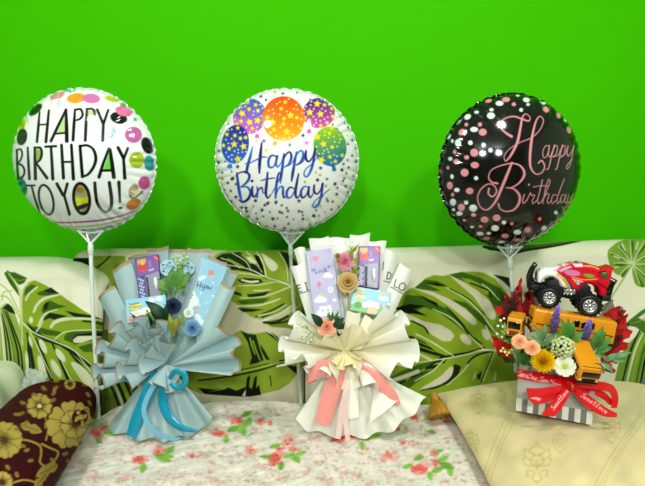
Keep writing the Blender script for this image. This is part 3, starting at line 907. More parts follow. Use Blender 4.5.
def balloon(label, px, py, Rpx, Y, yaw, pitch, paintf, base, back, thick=.52, tall=1.0, stick=None, cup=None, stick_mat=None, seed=1):
    c = at(px, py, Y)
    R = Rpx / F * Y
    nr, ns = 130, 560
    rr = np.linspace(0, 1, nr) ** .9
    th = np.linspace(0, 2 * math.pi, ns, endpoint=False)
    RR, TH = np.meshgrid(rr, th, indexing='ij')
    rg = random.Random(seed)
    # radial crimps along the seam
    ph = TH * 46 + 1.4 * np.sin(TH * 5 + seed) + .8 * np.sin(TH * 11)
    edge = np.clip((RR - .72) / .28, 0, 1)
    crimp = (.5 + .5 * np.cos(ph)) ** 1.5 * (.7 + .5 * np.sin(TH * 7 + seed * 2))
    rad = R * RR * (1 - .018 * edge ** 2 * crimp)
    sides = []
    for sgn in (-1, 1):
        h = mylar(RR) * R * thick
        h = h - edge ** 1.3 * (1 - edge) * 4 * .016 * R * crimp - .006 * R * edge * np.sin(TH * 3 + seed)
        sides.append(np.stack([rad * np.cos(TH), sgn * np.maximum(h, 0), rad * np.sin(TH) * tall], -1))
    # thin welded flange beyond the seam
    fl = []
    for k in (0, 1):
        q = R * (1.0 + .022 * k) * (1 - .018 * crimp[-1])
        fl.append(np.stack([q * np.cos(th), .0022 * k * np.sin(ph[-1] * 1.5), q * np.sin(th) * tall], -1))
    cy, sy, cp, sp = math.cos(yaw), math.sin(yaw), math.cos(pitch), math.sin(pitch)
    M = np.array([[cy, -sy, 0], [sy, cy, 0], [0, 0, 1]]) @ np.array([[1, 0, 0], [0, cp, -sp], [0, sp, cp]])
    Vf, Ff = grid(sides[0], cv=True)
    Vb, Fb = grid(sides[1][::3, ::4], cv=True)
    Vr, Fr = grid(np.stack(fl), cv=True)
    V, Fs = join((Vf, [f[::-1] for f in Ff]), (Vb, Fb), (Vr, Fr))
    V = V @ M.T + c
    qx, qy = proj(V)
    p = Paint(qx, qy, base)
    p.mask = np.arange(len(V)) < len(Vf)
    paintf(p)
    p.rgb[len(Vf):] = back
    p.a[len(Vf):] = .15
    foot = np.array(stick[-1])
    t = thing('foil_balloon', label, 'balloon', foot)
    body = build('balloon_body', V, Fs, foil, t, rgb=p.rgb, alpha=p.a)
    # tail of the foil below the seam, pinched into the cup
    (l, rgt, bot) = cup
    Yc = stick[0][1]
    Pl, Pr, Pb_ = at(l[0], l[1], Yc), at(rgt[0], rgt[1], Yc), at(bot[0], bot[1], Yc)
    top_c = (Pl + Pr) / 2 + np.array([0, 0, .012])
    n = 14
    uu, vv = np.meshgrid(np.linspace(-1, 1, n), np.linspace(0, 1, n), indexing='ij')
    wd = (np.linalg.norm(Pr - Pl) / 2 * .8 * (1 - vv) + .004)
    T = top_c * (1 - vv[..., None]) + (Pb_ + np.array([0, 0, .006])) * vv[..., None]
    T = T + uu[..., None] * wd[..., None] * np.array([1., 0, 0])
    T[:, :, 1] += .006 * np.sin(uu * 7) * (1 - vv) + .003
    build('foil_tail', *grid(T), foil_grey, t)
    # the cup: two arms, a curved rest and a socket on top of the stick
    sm = stick_mat or white_pl
    mid = (Pl + Pr) / 2 + np.array([0, 0, -.004])
    arms = join(tube(crom([Pl, Pl * .45 + Pb_ * .55, Pb_], 6), .0038, 8), tube(crom([Pr, Pr * .45 + Pb_ * .55, Pb_], 6), .0038, 8),
                tube(crom([Pl + np.array([-.006, 0, .002]), mid, Pr + np.array([.006, 0, .002])], 8), .0034, 8),
                ball(Pl, .0046, 6), ball(Pr, .0046, 6))
    build('cup_holder', *arms, sm, t)
    st = np.array(stick)
    d = nrm(st[1] - st[0])
    build('socket', *lathe([(0, 0), (.006, 0), (.0085, .012), (.0085, .035), (.0075, .036), (0, .036)], 16, Pb_ + d * -.004, d, (0, 1, 0)), sm, t)
    build('stick', *tube(crom([Pb_ + d * .006] + [q for q in st[1:]], 8), .0062, 12), sm, t)
    return t

BLK = (12, 12, 14)
def paint_dots(p):
    rr_ = random.Random(2)
    for x, y, rx, ry, a, c in ((76.2, 98.2, 9, 5, -8, (214, 152, 40)), (91.2, 98.5, 9, 4.8, 4, (196, 112, 170)), (57.4, 95.7, 8, 3, -20, (208, 140, 140)), (35.5, 109.7, 8, 3.8, -42, (18, 52, 16)), (22.3, 125.4, 2.6, 7, 22, (164, 190, 30)),
                               (22, 137, 5, 8.2, 10, (16, 22, 14)), (112, 99, 7.5, 2.8, 12, (170, 190, 40)), (127, 107.5, 8, 3.4, 32, (104, 172, 70)), (118.7, 118, 8.6, 5.6, 15, (14, 16, 16)), (123.7, 111.4, 8.5, 5, 15, (214, 112, 160)),
                               (133.5, 134.8, 8.5, 8, 10, (190, 98, 160)), (147.2, 145.6, 5.4, 8.5, -22, (16, 18, 16)), (136.8, 160, 7.6, 8, 0, (160, 182, 40)), (149.2, 163.2, 5.2, 7.8, -8, (50, 150, 158)), (144.2, 183, 5.8, 6.8, 10, (184, 84, 140)),
                               (133.5, 204, 7.5, 5.2, -28, (196, 128, 44)), (22.3, 186.3, 4.4, 9, -16, (44, 120, 140)), (24.8, 199.8, 2.4, 6, -30, (176, 136, 40)), (70, 90.6, 6, 1.4, -4, (80, 180, 170))):
        p.ell(x, y, rx, ry, a, c)
    p.ell(133.5, 190.4, 4.4, 7, 28, (226, 216, 186), metal=.9)
    p.stroke([(130, 196), (134, 198), (141, 193)], 2.2, (110, 140, 100))
    p.star(135.2, 119.3, 3, (80, 170, 70)); p.star(142, 192, 2.4, (90, 120, 70))
    tl = (60, 160, 160)
    p.stroke([(115, 128), (112.5, 130), (115.5, 131.4), (111.5, 133.4), (113.4, 135.4), (109.5, 137.6)], .7, tl)
    p.stroke([(58, 100), (60.4, 102), (57, 103.6), (60.4, 105.4), (57, 107)], .6, (150, 190, 170))
    p.poly([(64.6, 113), (66, 132.4), (57, 132.8)], (176, 204, 146)); p.poly([(109.4, 152), (113, 170), (103.4, 170)], (112, 196, 70))
    p.poly([(87.4, 110), (93, 111), (93.6, 116), (87.2, 119.6)], (172, 190, 140)); p.poly([(36, 149), (40, 150), (40.6, 157), (36.4, 162)], (140, 176, 70))
    p.stroke([(45.9, 141), (47, 126), (48, 114)], 1.6, (150, 120, 50), alpha=.5)
    # HAPPY / BIRTHDAY / TO YOU!
    S = lambda pts, w=2.5: p.stroke(pts, w, BLK, smooth=8 if len(pts) > 3 else 1)
    S([(39.6, 112), (38.4, 126), (37, 141.8)], (1.6, 2.6, 2.4)); S([(48.9, 110.5), (47.4, 126), (45.9, 141.8)], (2.0, 2.6, 2.8)); S([(38.8, 124.8), (47, 124.4)], 1.5)
    S([(66, 109.7), (58, 126), (51, 141)], (2.2, 2.6, 2.8)); S([(66, 109.7), (66.6, 126), (66.8, 141)], (2.4, 3.4, 3.6)); S([(54.4, 133.8), (66.8, 132.8)], 1.8)
    S([(75, 109.7), (74, 124), (73, 140)], (2.0, 3.0, 2.8)); S([(74.6, 109.9), (80.6, 109.3), (82.6, 114.7), (80, 118.8), (75, 120.6)], (1.6, 2.2, 2.4, 2, 1.4))
    S([(86.9, 108.9), (86, 124), (85.3, 140.2)], (2.0, 3.0, 2.8)); S([(86.5, 109), (92.8, 109.2), (94.7, 114.4), (92, 119.2), (86.6, 120.6)], (1.6, 2.2, 2.6, 2, 1.4))
    S([(97.3, 109.7), (103, 123.7)], 2.6); S([(108.2, 110.3), (103.4, 124), (102.7, 140.2)], (2.4, 2.6, 3))
    S([(16.8, 150), (17.2, 164), (18.1, 178.9)], (1.8, 2.2, 2.4)); S([(17, 150), (20.5, 149.3), (22.2, 153.5), (21, 159), (17.8, 163.5)], 1.6); S([(17.8, 163.5), (22.4, 165.8), (24.5, 171), (22.8, 176.6), (18, 179)], 1.9)
    S([(27.7, 147.6), (28.4, 163), (29.4, 178.9)], (1.7, 2.4, 2.4))
    S([(34.7, 147.6), (35, 163), (35.5, 178.9)], (2.2, 2.8, 3)); S([(34.8, 147.8), (40.3, 148), (41.7, 153.6), (40, 159.6), (35.5, 163.4)], (1.8, 2.2, 2.5, 2.2, 1.6)); S([(36.2, 163), (41.6, 170.6), (47, 178)], (2, 2.5, 2.8))
    S([(45.4, 146.7), (56, 146.2)], 2.2); S([(51, 147), (52, 163), (52.8, 178.9)], (2.4, 2.8, 3))
    S([(61.5, 145), (62.5, 162), (63.5, 178)], (2.6, 2.9, 3)); S([(71.4, 145), (72.4, 162), (73.4, 178.9)], (2.6, 2.9, 3.2)); S([(62, 162), (72.4, 161.8)], 1.8)
    S([(80, 146), (81.2, 162), (82.4, 176.4)], (2.8, 3, 3)); S([(80, 146.2), (87, 145.4), (93, 149), (95.8, 157.5), (94, 166), (88.4, 174), (82, 177)], (2, 2.2, 2.6, 3, 2.8, 2.4, 2))
    S([(109.6, 146.8), (103.4, 163), (99, 177)], (2.4, 2.8, 3.2)); S([(109.8, 146.8), (112, 163), (113.8, 177)], (2.6, 3.6, 3.8)); S([(102, 170.6), (113, 170.4)], 2.2)
    S([(118, 147.6), (123.4, 158)], 3); S([(127.8, 148.4), (123.6, 159), (124.8, 178)], (2.4, 2.6, 3.4))
    S([(26.6, 185.6), (34.7, 185.4)], 1.6); S([(31.6, 186), (35, 199), (40.4, 214.3)], (1.6, 2, 2))
    a = math.radians(-13)
    def O(cx, cy, rx, ry, a, w, inner=None):
        q = [(cx + rx * math.cos(t) * math.cos(a) - ry * math.sin(t) * math.sin(a), cy + rx * math.cos(t) * math.sin(a) + ry * math.sin(t) * math.cos(a)) for t in np.linspace(0, 2 * math.pi, 25)]
        if inner:
            p.poly(q, inner, metal=.9)
            p.poly([(75, 199), (88, 196), (88, 202), (76, 206)], (226, 232, 60), metal=.6)  # room reflections in the bare foil, painted as coloured patches
            p.poly([(76, 206.6), (88, 203), (89, 206), (79, 210)], (60, 64, 56), metal=.8)
            p.ell(80, 190, 4, 3, 0, (196, 164, 80), metal=.8)
            p.ell(84, 213, 3, 1.6, 0, (190, 140, 90), metal=.8)
        p.stroke(q, w, BLK, smooth=1)
    O(46.2, 199.8, 6.8, 15.2, a, 2)
    S([(56.9, 183.8), (62.9, 195)], 2.8); S([(67.3, 183.8), (64.2, 195.6), (69.6, 214.3)], (2.6, 2.4, 2.6))
    O(81.6, 198.6, 8, 15.4, math.radians(-7), 2.8, (214, 206, 176))
    S([(94.8, 183), (95.6, 193), (97.8, 204), (104.4, 211.6), (110, 209), (111.6, 200), (109.3, 182.6)], (3, 3.2, 3, 2.6, 3, 3.4, 3.2))
    S([(118.9, 182.4), (120, 202)], (3.4, 1.8)); p.ell(120.4, 208, 2, 1.1, -8, BLK)
    p.stroke([(44.5, 221.4), (62, 222.6), (80, 222), (98, 220.6), (113, 217.8), (124, 215), (133, 211.4)], (1.2, 1.4, 1.5, 1.5, 1.4, 1.2, 1), (150, 70, 130))
    p.stroke([(58, 226.6), (74, 227), (90, 226.2), (106, 224), (120, 220)], 1.1, (160, 170, 60))
    p.stroke([(64, 229.6), (80, 230), (96, 229), (112, 226)], 1.0, (60, 130, 140))
    p.poly([(98, 194), (108, 204), (124, 214), (112, 216), (100, 214)], (196, 206, 200), alpha=.6, aa=2)

def paint_stars(p):
    rr_ = random.Random(5)
    # confetti near the rim and under the lettering
    pal = [(18, 20, 26), (18, 20, 26), (30, 44, 120), (150, 150, 60), (40, 120, 110), (90, 40, 60), (60, 60, 60), (176, 176, 70)]
    pts = []
    for k in range(900):
        a, q = rr_.uniform(0, 6.283), math.sqrt(rr_.uniform(0, 1))
        x, y = 287 + 70 * q * math.cos(a), 160.5 + 70 * q * math.sin(a)
        if q < .80 and y < 200 and not (y > 196):
            continue
        if abs(x - 282) < 44 and 140 < y < 203 and q < .9:
            continue
        if any((x - u) ** 2 + (y - v) ** 2 < 30 for u, v in pts):
            continue
        pts.append((x, y))
        p.star(x, y, rr_.uniform(1.2, 2.2), rr_.choice(pal), rr_.uniform(0, 72))
    for x, y, c in ((237.6, 166.7, 0), (232, 179, 0), (236, 197, 2), (317.5, 180, 0), (320, 175, 3), (327, 179, 6), (322, 196, 2), (326, 186, 3), (327.7, 201, 6), (333, 166, 0), (335, 184, 0), (343, 181, 5), (290, 145, 4), (303, 135.5, 2),
                    (264, 141, 6), (316, 172.5, 7), (320.6, 168, 2), (305, 182, 3), (343, 152, 0), (268, 203, 0), (276, 202, 0), (255.5, 200.6, 0), (267, 204, 5), (282, 213, 4), (288, 211, 4), (299, 201, 0), (302, 212, 5), (303, 219, 2), (316, 205, 7), (229, 150, 0), (342, 170, 0), (262, 210, 2), (246, 208, 0), (273, 219, 0), (314, 216, 0)):
        p.star(x, y, 2.3 if c in (0, 2, 4) else 1.8, pal[c], x * 7 % 72)
    p.star(264, 140.5, 2.2, (150, 110, 200)); p.star(256, 141, 1.6, (220, 180, 80)); p.star(306.5, 143, 3.0, (230, 120, 210)); p.ell(266, 150.5, 1.4, 1.4, 0, (216, 214, 60))
    Yl = (232, 208, 50)
    def b(cx, cy, rx, ry, rot, c1, c2, n, kx, ky):
        p.ell(cx, cy, rx, ry, rot, c1, grad=c2)
        p.poly([(kx - 1.5, ky - 1), (kx + 1.5, ky - 1), (kx + 2.4, ky + 3), (kx - 2.2, ky + 3.2)], c2)
        p.stroke([(kx, ky + 3), (kx + 1, ky + 6)], .5, (190, 180, 190))
        q = []
        tries = 0
        while len(q) < n and tries < 3000:
            tries += 1
            a, s = rr_.uniform(0, 6.283), math.sqrt(rr_.uniform(0, .86))
            x, y = cx + rx * s * math.cos(a), cy + ry * s * math.sin(a)
            sz = (4.1, 2.7, 1.7)[0 if len(q) < 3 else 1 if len(q) < 10 else 2]
            if any((x - u) ** 2 + (y - v) ** 2 < (sz + w_) ** 2 * .9 for u, v, w_ in q):
                continue
            q.append((x, y, sz))
            if sz > 2:
                p.star(x, y, sz, Yl, rr_.uniform(-25, 25), inner=.5)
            else:
                p.ell(x, y, sz * .5, sz * .5, 0, (238, 222, 120) if y < cy + ry * .4 else (230, 220, 200))
    b(249.5, 116.3, 16.5, 17.8, 18, (64, 92, 196), (216, 104, 196), 26, 257, 135)
    b(318.7, 113, 16.2, 15, -10, (70, 40, 130), (214, 80, 180), 28, 309, 130)
    b(283.6, 118.7, 21.3, 22.4, 0, (216, 74, 24), (236, 176, 30), 34, 275, 142)
    b(235.2, 144.3, 13.6, 19.4, 8, (30, 40, 140), (46, 110, 210), 26, 230, 165)
    b(330, 146.4, 16.4, 19.8, -10, (150, 196, 40), (24, 110, 170), 28, 334, 168)
    D, Lb = (36, 32, 120), (50, 110, 210)
    def S(pts, w, top=145, bot=180, c1=D, c2=Lb):
        p.stroke(pts, w, c1, smooth=8, grad=(c2, top, bot))
    # Happy
    S([(252.6, 147), (250.4, 156), (247.6, 166), (246.4, 172), (244.6, 172.6)], (1, 2.6, 2.8, 2.4, .8), 150, 175, Lb, D)
    S([(261.8, 142.4), (260.6, 153), (259.6, 164), (259.4, 173)], (1.2, 2.8, 3, 1.6), 140, 172, D, D)
    S([(245, 164), (250, 163), (256, 160), (263, 157), (266.6, 157.5)], (.9, 1, 1.2, 1.1, .8), 150, 170)
    S([(277, 157), (272, 155.4), (268.6, 160), (269, 166.6), (273, 167), (276.4, 161), (277.4, 156)], (1, 1.6, 2.2, 2.2, 1.4, 1.6, 1.8), 150, 172)
    S([(277, 156), (276, 163), (277.6, 167), (281, 163), (283.6, 156)], (1.6, 2, 1.4, .9, 1), 150, 170, D, Lb)
    S([(284, 154), (282.6, 166), (281, 177), (280.4, 183)], (1.6, 2.4, 2.8, 1.2), 150, 182, D, Lb)
    S([(282.6, 164), (285, 156), (289.4, 152), (291.4, 156.6), (289, 164), (284.6, 167)], (1.2, 1.6, 1.6, 2.4, 2.2, 1.2), 150, 170, D, Lb)
    S([(288, 165.6), (292, 163), (295.4, 156)], (1, .9, 1), 150, 170)
    S([(296.4, 152), (294.4, 164), (292.6, 174), (291.6, 181)], (1.6, 2.4, 2.8, 1.4), 150, 182, Lb, D)
    S([(294.4, 162), (297, 154), (301.4, 150.6), (303.4, 155), (300.8, 162), (296.4, 165)], (1.2, 1.6, 1.6, 2.4, 2.2, 1.2), 150, 170, Lb, D)
    S([(300, 163.6), (304, 160), (305.8, 152)], (1, .9, 1), 150, 170)
    S([(306, 151), (305.8, 158), (308.6, 161.6), (312.6, 157), (315, 149.6)], (1.8, 2.4, 1.6, 1.4, 1.8), 148, 165, D, D)
    S([(315.4, 149), (313.6, 160), (311, 170), (307, 176.6), (304, 174.6), (306, 169), (313, 163), (319, 155)], (1.8, 2.4, 2.4, 1.8, 1.4, 1, .9, .6), 150, 176, D, Lb)
    # Birthday
    S([(237, 173), (238, 183), (239.6, 193), (241.4, 200)], (1.6, 2.6, 3, 2), 172, 200, D, Lb)
    S([(235.6, 176), (240, 172.6), (246, 172), (249.4, 176), (247, 182), (241, 187)], (.8, 1.2, 1.8, 2.6, 2.2, 1.2), 172, 190, D, Lb)
    S([(241, 187), (247, 187), (250.6, 192), (248.4, 198.6), (243, 202), (239, 200)], (1.2, 1.8, 2.8, 2.6, 2, 1.2), 185, 202, Lb, D)
    S([(252.4, 187), (252, 193), (254, 197), (257, 193)], (2, 2.4, 1.6, .9), 185, 198, D, D); p.ell(252, 181, 1.4, 1.4, 0, D)
    S([(257, 187), (257.6, 190), (257, 197)], (1.2, 1.8, 2.2), 185, 198, D, Lb); S([(257.2, 193), (259.6, 188.6), (262, 188), (263, 193), (266, 192)], (1, 1.4, 1.8, 1, .8), 185, 198)
    S([(267.6, 172.6), (266.6, 184), (265.8, 193), (267.6, 198), (271, 194.6)], (1.6, 2.6, 2.6, 1.6, .9), 172, 198, D, D); S([(261, 180.6), (268, 178.8), (274.6, 178)], (1, 1.5, 1), 170, 185)
    S([(272, 193), (277, 184), (280.6, 176), (279, 173), (277, 180), (276, 190), (275.6, 198)], (.8, 1, 1.4, 1.4, 2.2, 2.6, 2), 172, 198, D, Lb)
    S([(276, 194), (279.4, 187.6), (282.8, 187), (283, 193), (284, 197.6), (287, 195)], (1, 1.4, 2, 2.4, 1.6, .8), 186, 198, Lb, D)
    S([(294, 188.6), (290, 187.4), (286.8, 192), (287.6, 197.6), (291.6, 196.4), (295, 190)], (1.2, 1.6, 2.4, 2.2, 1.4, 1.2), 186, 199, D, Lb)
    S([(298.6, 174), (296.6, 184), (295.4, 193), (297, 198), (300.6, 194)], (1.4, 2.4, 2.6, 1.6, .9), 174, 198, D, D)
    S([(308.6, 187.4), (304.4, 186.6), (301, 191.4), (302, 197.4), (306, 195.4), (309, 188)], (1.2, 1.6, 2.4, 2.2, 1.4, 1.4), 186, 199, Lb, D)
    S([(309, 187), (308.4, 194), (310.6, 197.4), (314, 192)], (1.8, 2.2, 1.4, .8), 186, 198, D, D)
    S([(314.2, 185.4), (314, 191), (317, 194), (320.6, 190), (322.6, 183.6)], (1.8, 2.2, 1.6, 1.4, 1.8), 184, 195, D, D)
    S([(322.8, 184), (321.4, 194), (319, 203), (315, 207.6), (313, 204.6), (317, 199), (325, 193), (330, 189)], (1.8, 2.2, 2.4, 1.8, 1.2, .9, .8, .5), 184, 206, D, Lb)

def paint_black(p):
    PK, WH = (206, 138, 148), (206, 226, 220)
    def d(s, ox, oy, rows):
        for (x, y, c, w, *h) in rows:
            hh = h[0] if h else w
            rot = h[1] if len(h) > 1 else 0
            p.ell(ox + x / s, oy + y / s, w / s, hh / s, rot, PK if c == 'p' else WH)
    d(6.075, 435, 88, [(325, 78, 'p', 22, 12, -10), (392, 93, 'w', 25, 16), (430, 70, 'p', 24, 15), (478, 98, 'p', 12), (343, 132, 'w', 14, 11), (340, 168, 'w', 25, 20), (252, 147, 'w', 15, 10), (198, 175, 'w', 22, 16, -30), (190, 222, 'p', 12),
                       (163, 268, 'p', 23, 18, -40), (273, 222, 'p', 14), (238, 252, 'w', 25, 16), (290, 268, 'p', 25, 22), (140, 333, 'w', 20, 23), (105, 322, 'w', 9, 12), (215, 333, 'w', 15), (295, 346, 'w', 15), (337, 378, 'w', 15), (238, 393, 'p', 25),
                       (120, 387, 'p', 12, 14), (192, 422, 'p', 16, 14), (93, 430, 'w', 15, 12), (130, 445, 'p', 18, 13), (242, 468, 'p', 26, 20), (82, 295, 'w', 20, 12, -60), (48, 385, 'w', 6, 14), (360, 44, 'w', 10, 5), (150, 205, 'w', 20, 4, -50), (100, 254, 'p', 14, 4, -50)])
    d(5.4, 435, 160, [(115, 8, 'p', 15), (70, 42, 'p', 10), (160, 68, 'p', 22), (92, 90, 'w', 10, 13), (222, 98, 'w', 12), (80, 138, 'p', 17, 21), (187, 167, 'p', 21, 18), (118, 162, 'w', 16, 12), (95, 187, 'p', 9, 12), (97, 228, 'w', 17, 20),
                      (168, 230, 'w', 12), (142, 256, 'p', 20), (206, 260, 'w', 22, 20), (100, 268, 'w', 9), (132, 290, 'w', 18, 13), (208, 296, 'p', 15, 11), (158, 325, 'p', 10, 8), (268, 322, 'p', 22, 18), (333, 312, 'p', 22, 19), (372, 337, 'w', 12, 10),
                      (415, 344, 'p', 10), (325, 368, 'w', 22, 17), (200, 362, 'w', 11, 7), (245, 358, 'p', 12, 8), (243, 398, 'w', 20, 11), (290, 396, 'w', 12, 8), (378, 410, 'p', 22, 13), (445, 390, 'w', 22, 14), (278, 424, 'p', 20, 9), (360, 443, 'w', 20, 8),
                      (445, 432, 'p', 22, 10), (28, 60, 'p', 5, 18), (38, 180, 'p', 5, 16), (60, 232, 'w', 5, 12, -30), (100, 300, 'w', 8, 4, 40)])
    d(5.4, 500, 160, [(215, 318, 'p', 11), (302, 284, 'w', 11), (238, 368, 'w', 17, 13, -30), (150, 378, 'p', 19, 16, -20), (310, 335, 'p', 14, 8, -40), (22, 338, 'w', 11)])
    d(6.07, 505, 88, [(10, 70, 'p', 20, 14), (130, 72, 'w', 22, 15, 10), (78, 45, 'w', 12, 8), (140, 100, 'w', 12, 9), (55, 100, 'p', 13, 9), (98, 133, 'w', 12), (230, 85, 'w', 21, 14, 35), (248, 130, 'p', 22, 17, 40), (325, 165, 'p', 14, 21, -15),
                      (365, 195, 'w', 8, 14, -25), (388, 255, 'p', 14, 23, -15), (310, 118, 'p', 14, 8, 40), (420, 260, 'w', 6, 14, -20), (455, 380, 'w', 5, 18), (40, 28, 'p', 20, 4), (185, 48, 'p', 10, 4, 20)])
    S = lambda pts, w: p.stroke(pts, w, PK, smooth=8, aa=.45)
    # H
    S([(511.5, 136.4), (506, 133), (501.4, 128), (503, 120), (513, 116.4), (523, 119.4), (528.6, 121), (530, 117.4), (526, 114), (522.6, 117), (520.4, 128), (517.4, 142), (511, 155), (505.6, 161), (504.4, 156), (509, 149.4), (519, 143), (532, 137.4), (540.4, 129), (543.4, 120), (539.4, 116.4), (535.4, 123), (531.6, 140), (530, 158), (531, 168), (536, 174), (542, 172.4), (544.6, 166), (541.6, 160.6), (538.4, 163)],
      (3, 2.4, 1.8, 1.4, 1.6, 2, 1.6, 1.2, 1.2, 1.8, 2.6, 2.8, 2.4, 1.4, 1, 1, 1, 1.2, 1.2, 1.2, 1.4, 2, 2.8, 2.8, 2.2, 1.5, 1.4, 1.6, 1.8, 1.6))
    # B
    S([(497.4, 183.4), (491.6, 182), (488.6, 177), (492, 169.6), (503, 165), (513, 163.4), (521, 166.4), (524.4, 174), (520, 182), (512, 187.4), (506.4, 187.6), (514, 189), (519.4, 195.4), (519, 203), (514, 209.6), (506, 211.4), (500, 208.6), (498.6, 204)],
      (2.4, 1.8, 1.4, 1.2, 1.4, 1.6, 2, 2.8, 2.2, 1.4, 1.2, 1.8, 2.6, 2.8, 2.2, 1.6, 1.4, 2))
    S([(512, 162.6), (507.4, 174), (502, 187), (496, 200.6), (488, 209.4), (481, 207.6), (477.6, 199), (480.4, 190), (488, 184), (494.4, 186), (496.4, 192), (492.4, 196.6), (488.4, 193.6), (489, 188.6)],
      (2, 3, 3, 2.6, 1.8, 1.4, 1.4, 1.4, 1.4, 1.4, 1.6, 1.8, 1.8, 2))
    T = lambda pts, w=1.05: p.stroke(pts, w, (200, 138, 146), smooth=6, aa=.4)
    T([(549, 146), (545.6, 146), (543, 151), (543.4, 157), (546, 157), (548.6, 151), (549.4, 145.4)]); T([(549.4, 145.4), (548.4, 154), (550, 157), (553, 150)])
    T([(554.4, 145), (551.4, 157), (548.6, 168), (546.4, 169.4)], 1.3); T([(553.4, 149), (556, 145.4), (557.6, 147.4), (556, 154), (553, 157)]); T([(553, 157), (558, 155), (561, 149)])
    T([(562.4, 145), (559.6, 157), (557, 168), (555.4, 169.4)], 1.3); T([(561.4, 149), (563.8, 145.4), (565.4, 147.4), (564, 154), (561, 157)]); T([(561, 157), (565, 154), (567.6, 148)])
    T([(568, 146), (567, 153), (568.6, 156), (571.6, 152), (574, 145.6)], 1.2); T([(574, 146), (572, 157), (569.6, 166), (567, 169), (567, 165.6), (572, 159)], 1.1)
    T([(524.4, 194.4), (522.8, 200), (523.6, 203.4), (527, 200)], 1.3); p.ell(529, 184.6, 1.1, 1.1, 0, PK)
    T([(527, 200), (530.4, 193), (531.4, 195.4), (534.6, 195), (532.4, 200.6), (533, 203.6), (537, 200)], 1.15)
    T([(542.4, 180), (539.6, 192), (537.6, 200), (538.6, 203.6), (542, 201)], 1.3); T([(533.2, 187), (541, 185.8), (548.6, 186)], 1.0)
    T([(542, 201), (547, 190), (550, 182), (548.6, 179.6), (545.6, 188), (542.8, 203.6)], 1.15); T([(543.6, 198), (547, 193.6), (549, 195), (547.2, 201), (548.4, 203.4), (551, 201)], 1.15)
    T([(556.4, 195), (553, 195.4), (551.4, 200), (552.4, 203.6), (555.6, 200.6)], 1.15); T([(564.2, 179), (560.4, 189), (557, 199), (557.8, 203.4), (560.6, 200)], 1.25)
    T([(564.6, 194.6), (561.8, 195.4), (560.6, 200), (561.6, 203), (564.2, 199.6), (565.8, 194.6), (564.8, 201), (566.2, 203), (568, 199)], 1.1)
    T([(568.6, 194.4), (567.6, 200), (569, 202.4), (571.4, 199), (573.4, 194)], 1.1); T([(573.4, 194), (570.6, 203), (567, 210), (564.4, 211.4), (564.4, 208), (569, 203), (575, 198)], 1.0)
    T([(579.4, 180), (577, 190), (575.6, 195)], 1.3); p.ell(574.8, 199.4, .9, .9, 0, PK)

BALL_L = balloon('round white foil balloon reading HAPPY BIRTHDAY TO YOU! in black capitals with coloured dots', 84.6, 161.4, 72, 1.49, math.radians(-4), math.radians(3), paint_dots, (226, 232, 232), (206, 210, 212), tall=.965,
                 stick=[at(90.5, 243, 1.49), at(92.5, 300, 1.487), at(95.5, 360, 1.494), np.append(at(98.5, 417, 1.50)[:2], .4535)], cup=((79, 231.5), (102, 231.5), (90.5, 244)), seed=1)
BALL_M = balloon('round white foil balloon reading Happy Birthday in blue script under five printed starry balloons', 287.2, 161.4, 70, 1.60, math.radians(2), math.radians(3), paint_stars, (226, 230, 228), (206, 210, 212), tall=.985,
                 stick=[at(290, 244, 1.60), at(292.5, 290, 1.602), at(296.5, 340, 1.604), np.append(at(301, 404, 1.606)[:2], .458)], cup=((280.5, 232.5), (303, 232.5), (290.4, 246)), stick_mat=clear_pl, seed=2)
BALL_R = balloon('round black foil balloon reading Happy Birthday! in pink script with pink and white dots', 510.5, 171, 74, 1.44, math.radians(9), math.radians(2), paint_black, (13, 14, 14), (24, 26, 26), tall=1.0,
                 stick=[at(509.5, 257, 1.44), at(511, 275, 1.438), at(513, 300, 1.435), at(516, 372, 1.40)], cup=((499, 247.5), (521, 247), (509.6, 259)), stick_mat=clear_pl, seed=3)
# ================================================================== HELPERS FOR PAPER, CARDS AND FLOWERS
def sheet_quad(TL, TR, BR, BL, Yt, Yb, bulge=.012, nu=26, nv=46, wav=0.0, ph=0.0, rim=.035):
    """one rolled sheet of paper standing up: corners in photo pixels, its own depth at top and bottom"""
    U, V = np.meshgrid(np.linspace(0, 1, nu), np.concatenate([np.linspace(0, 1 - rim, nv - 4), np.linspace(1 - rim + .004, 1, 4)]), indexing='ij')
    f = lambda i: (BL[i] * (1 - U) + BR[i] * U) * (1 - V) + (TL[i] * (1 - U) + TR[i] * U) * V
    P = at(f(0), f(1), Yb + (Yt - Yb) * V)
    P[:, :, 1] += -bulge * np.sin(np.pi * U) * (.35 + .65 * V) + bulge * .5 + wav * np.sin(U * 9 + ph) * V
    P[:, :, 2] += .003 * np.sin(U * 5 + ph) * V
    return P, V

def ruffle(C, phi, R, fwd, n, a, b, d, nu=240, nv=46, ph=0.0, s0=.06, rim=.035, pw=1.3, up=0.0):
    t = np.linspace(0, 1, nu)
    s = np.concatenate([np.linspace(s0, 1 - rim, nv - 4), np.linspace(1 - rim + .004, 1, 4)])
    T, S = np.meshgrid(t, s, indexing='ij')
    A = np.radians(np.interp(T, np.linspace(0, 1, len(phi)), phi))
    RR = np.interp(T, np.linspace(0, 1, len(R)), R)
    w = 2 * np.pi * n * T + ph
    g = S ** pw
    rad = S * RR + g * b * np.cos(w)
    tan = g * a * np.sin(2 * w) * np.sign(phi[-1] - phi[0])
    X = C[0] + rad * np.cos(A) - tan * np.sin(A)
    Yp = C[1] - rad * np.sin(A) - tan * np.cos(A)
    Y = C[2] - fwd * S ** 1.2 + g * d * np.cos(w)
    return at(X, Yp, Y), S

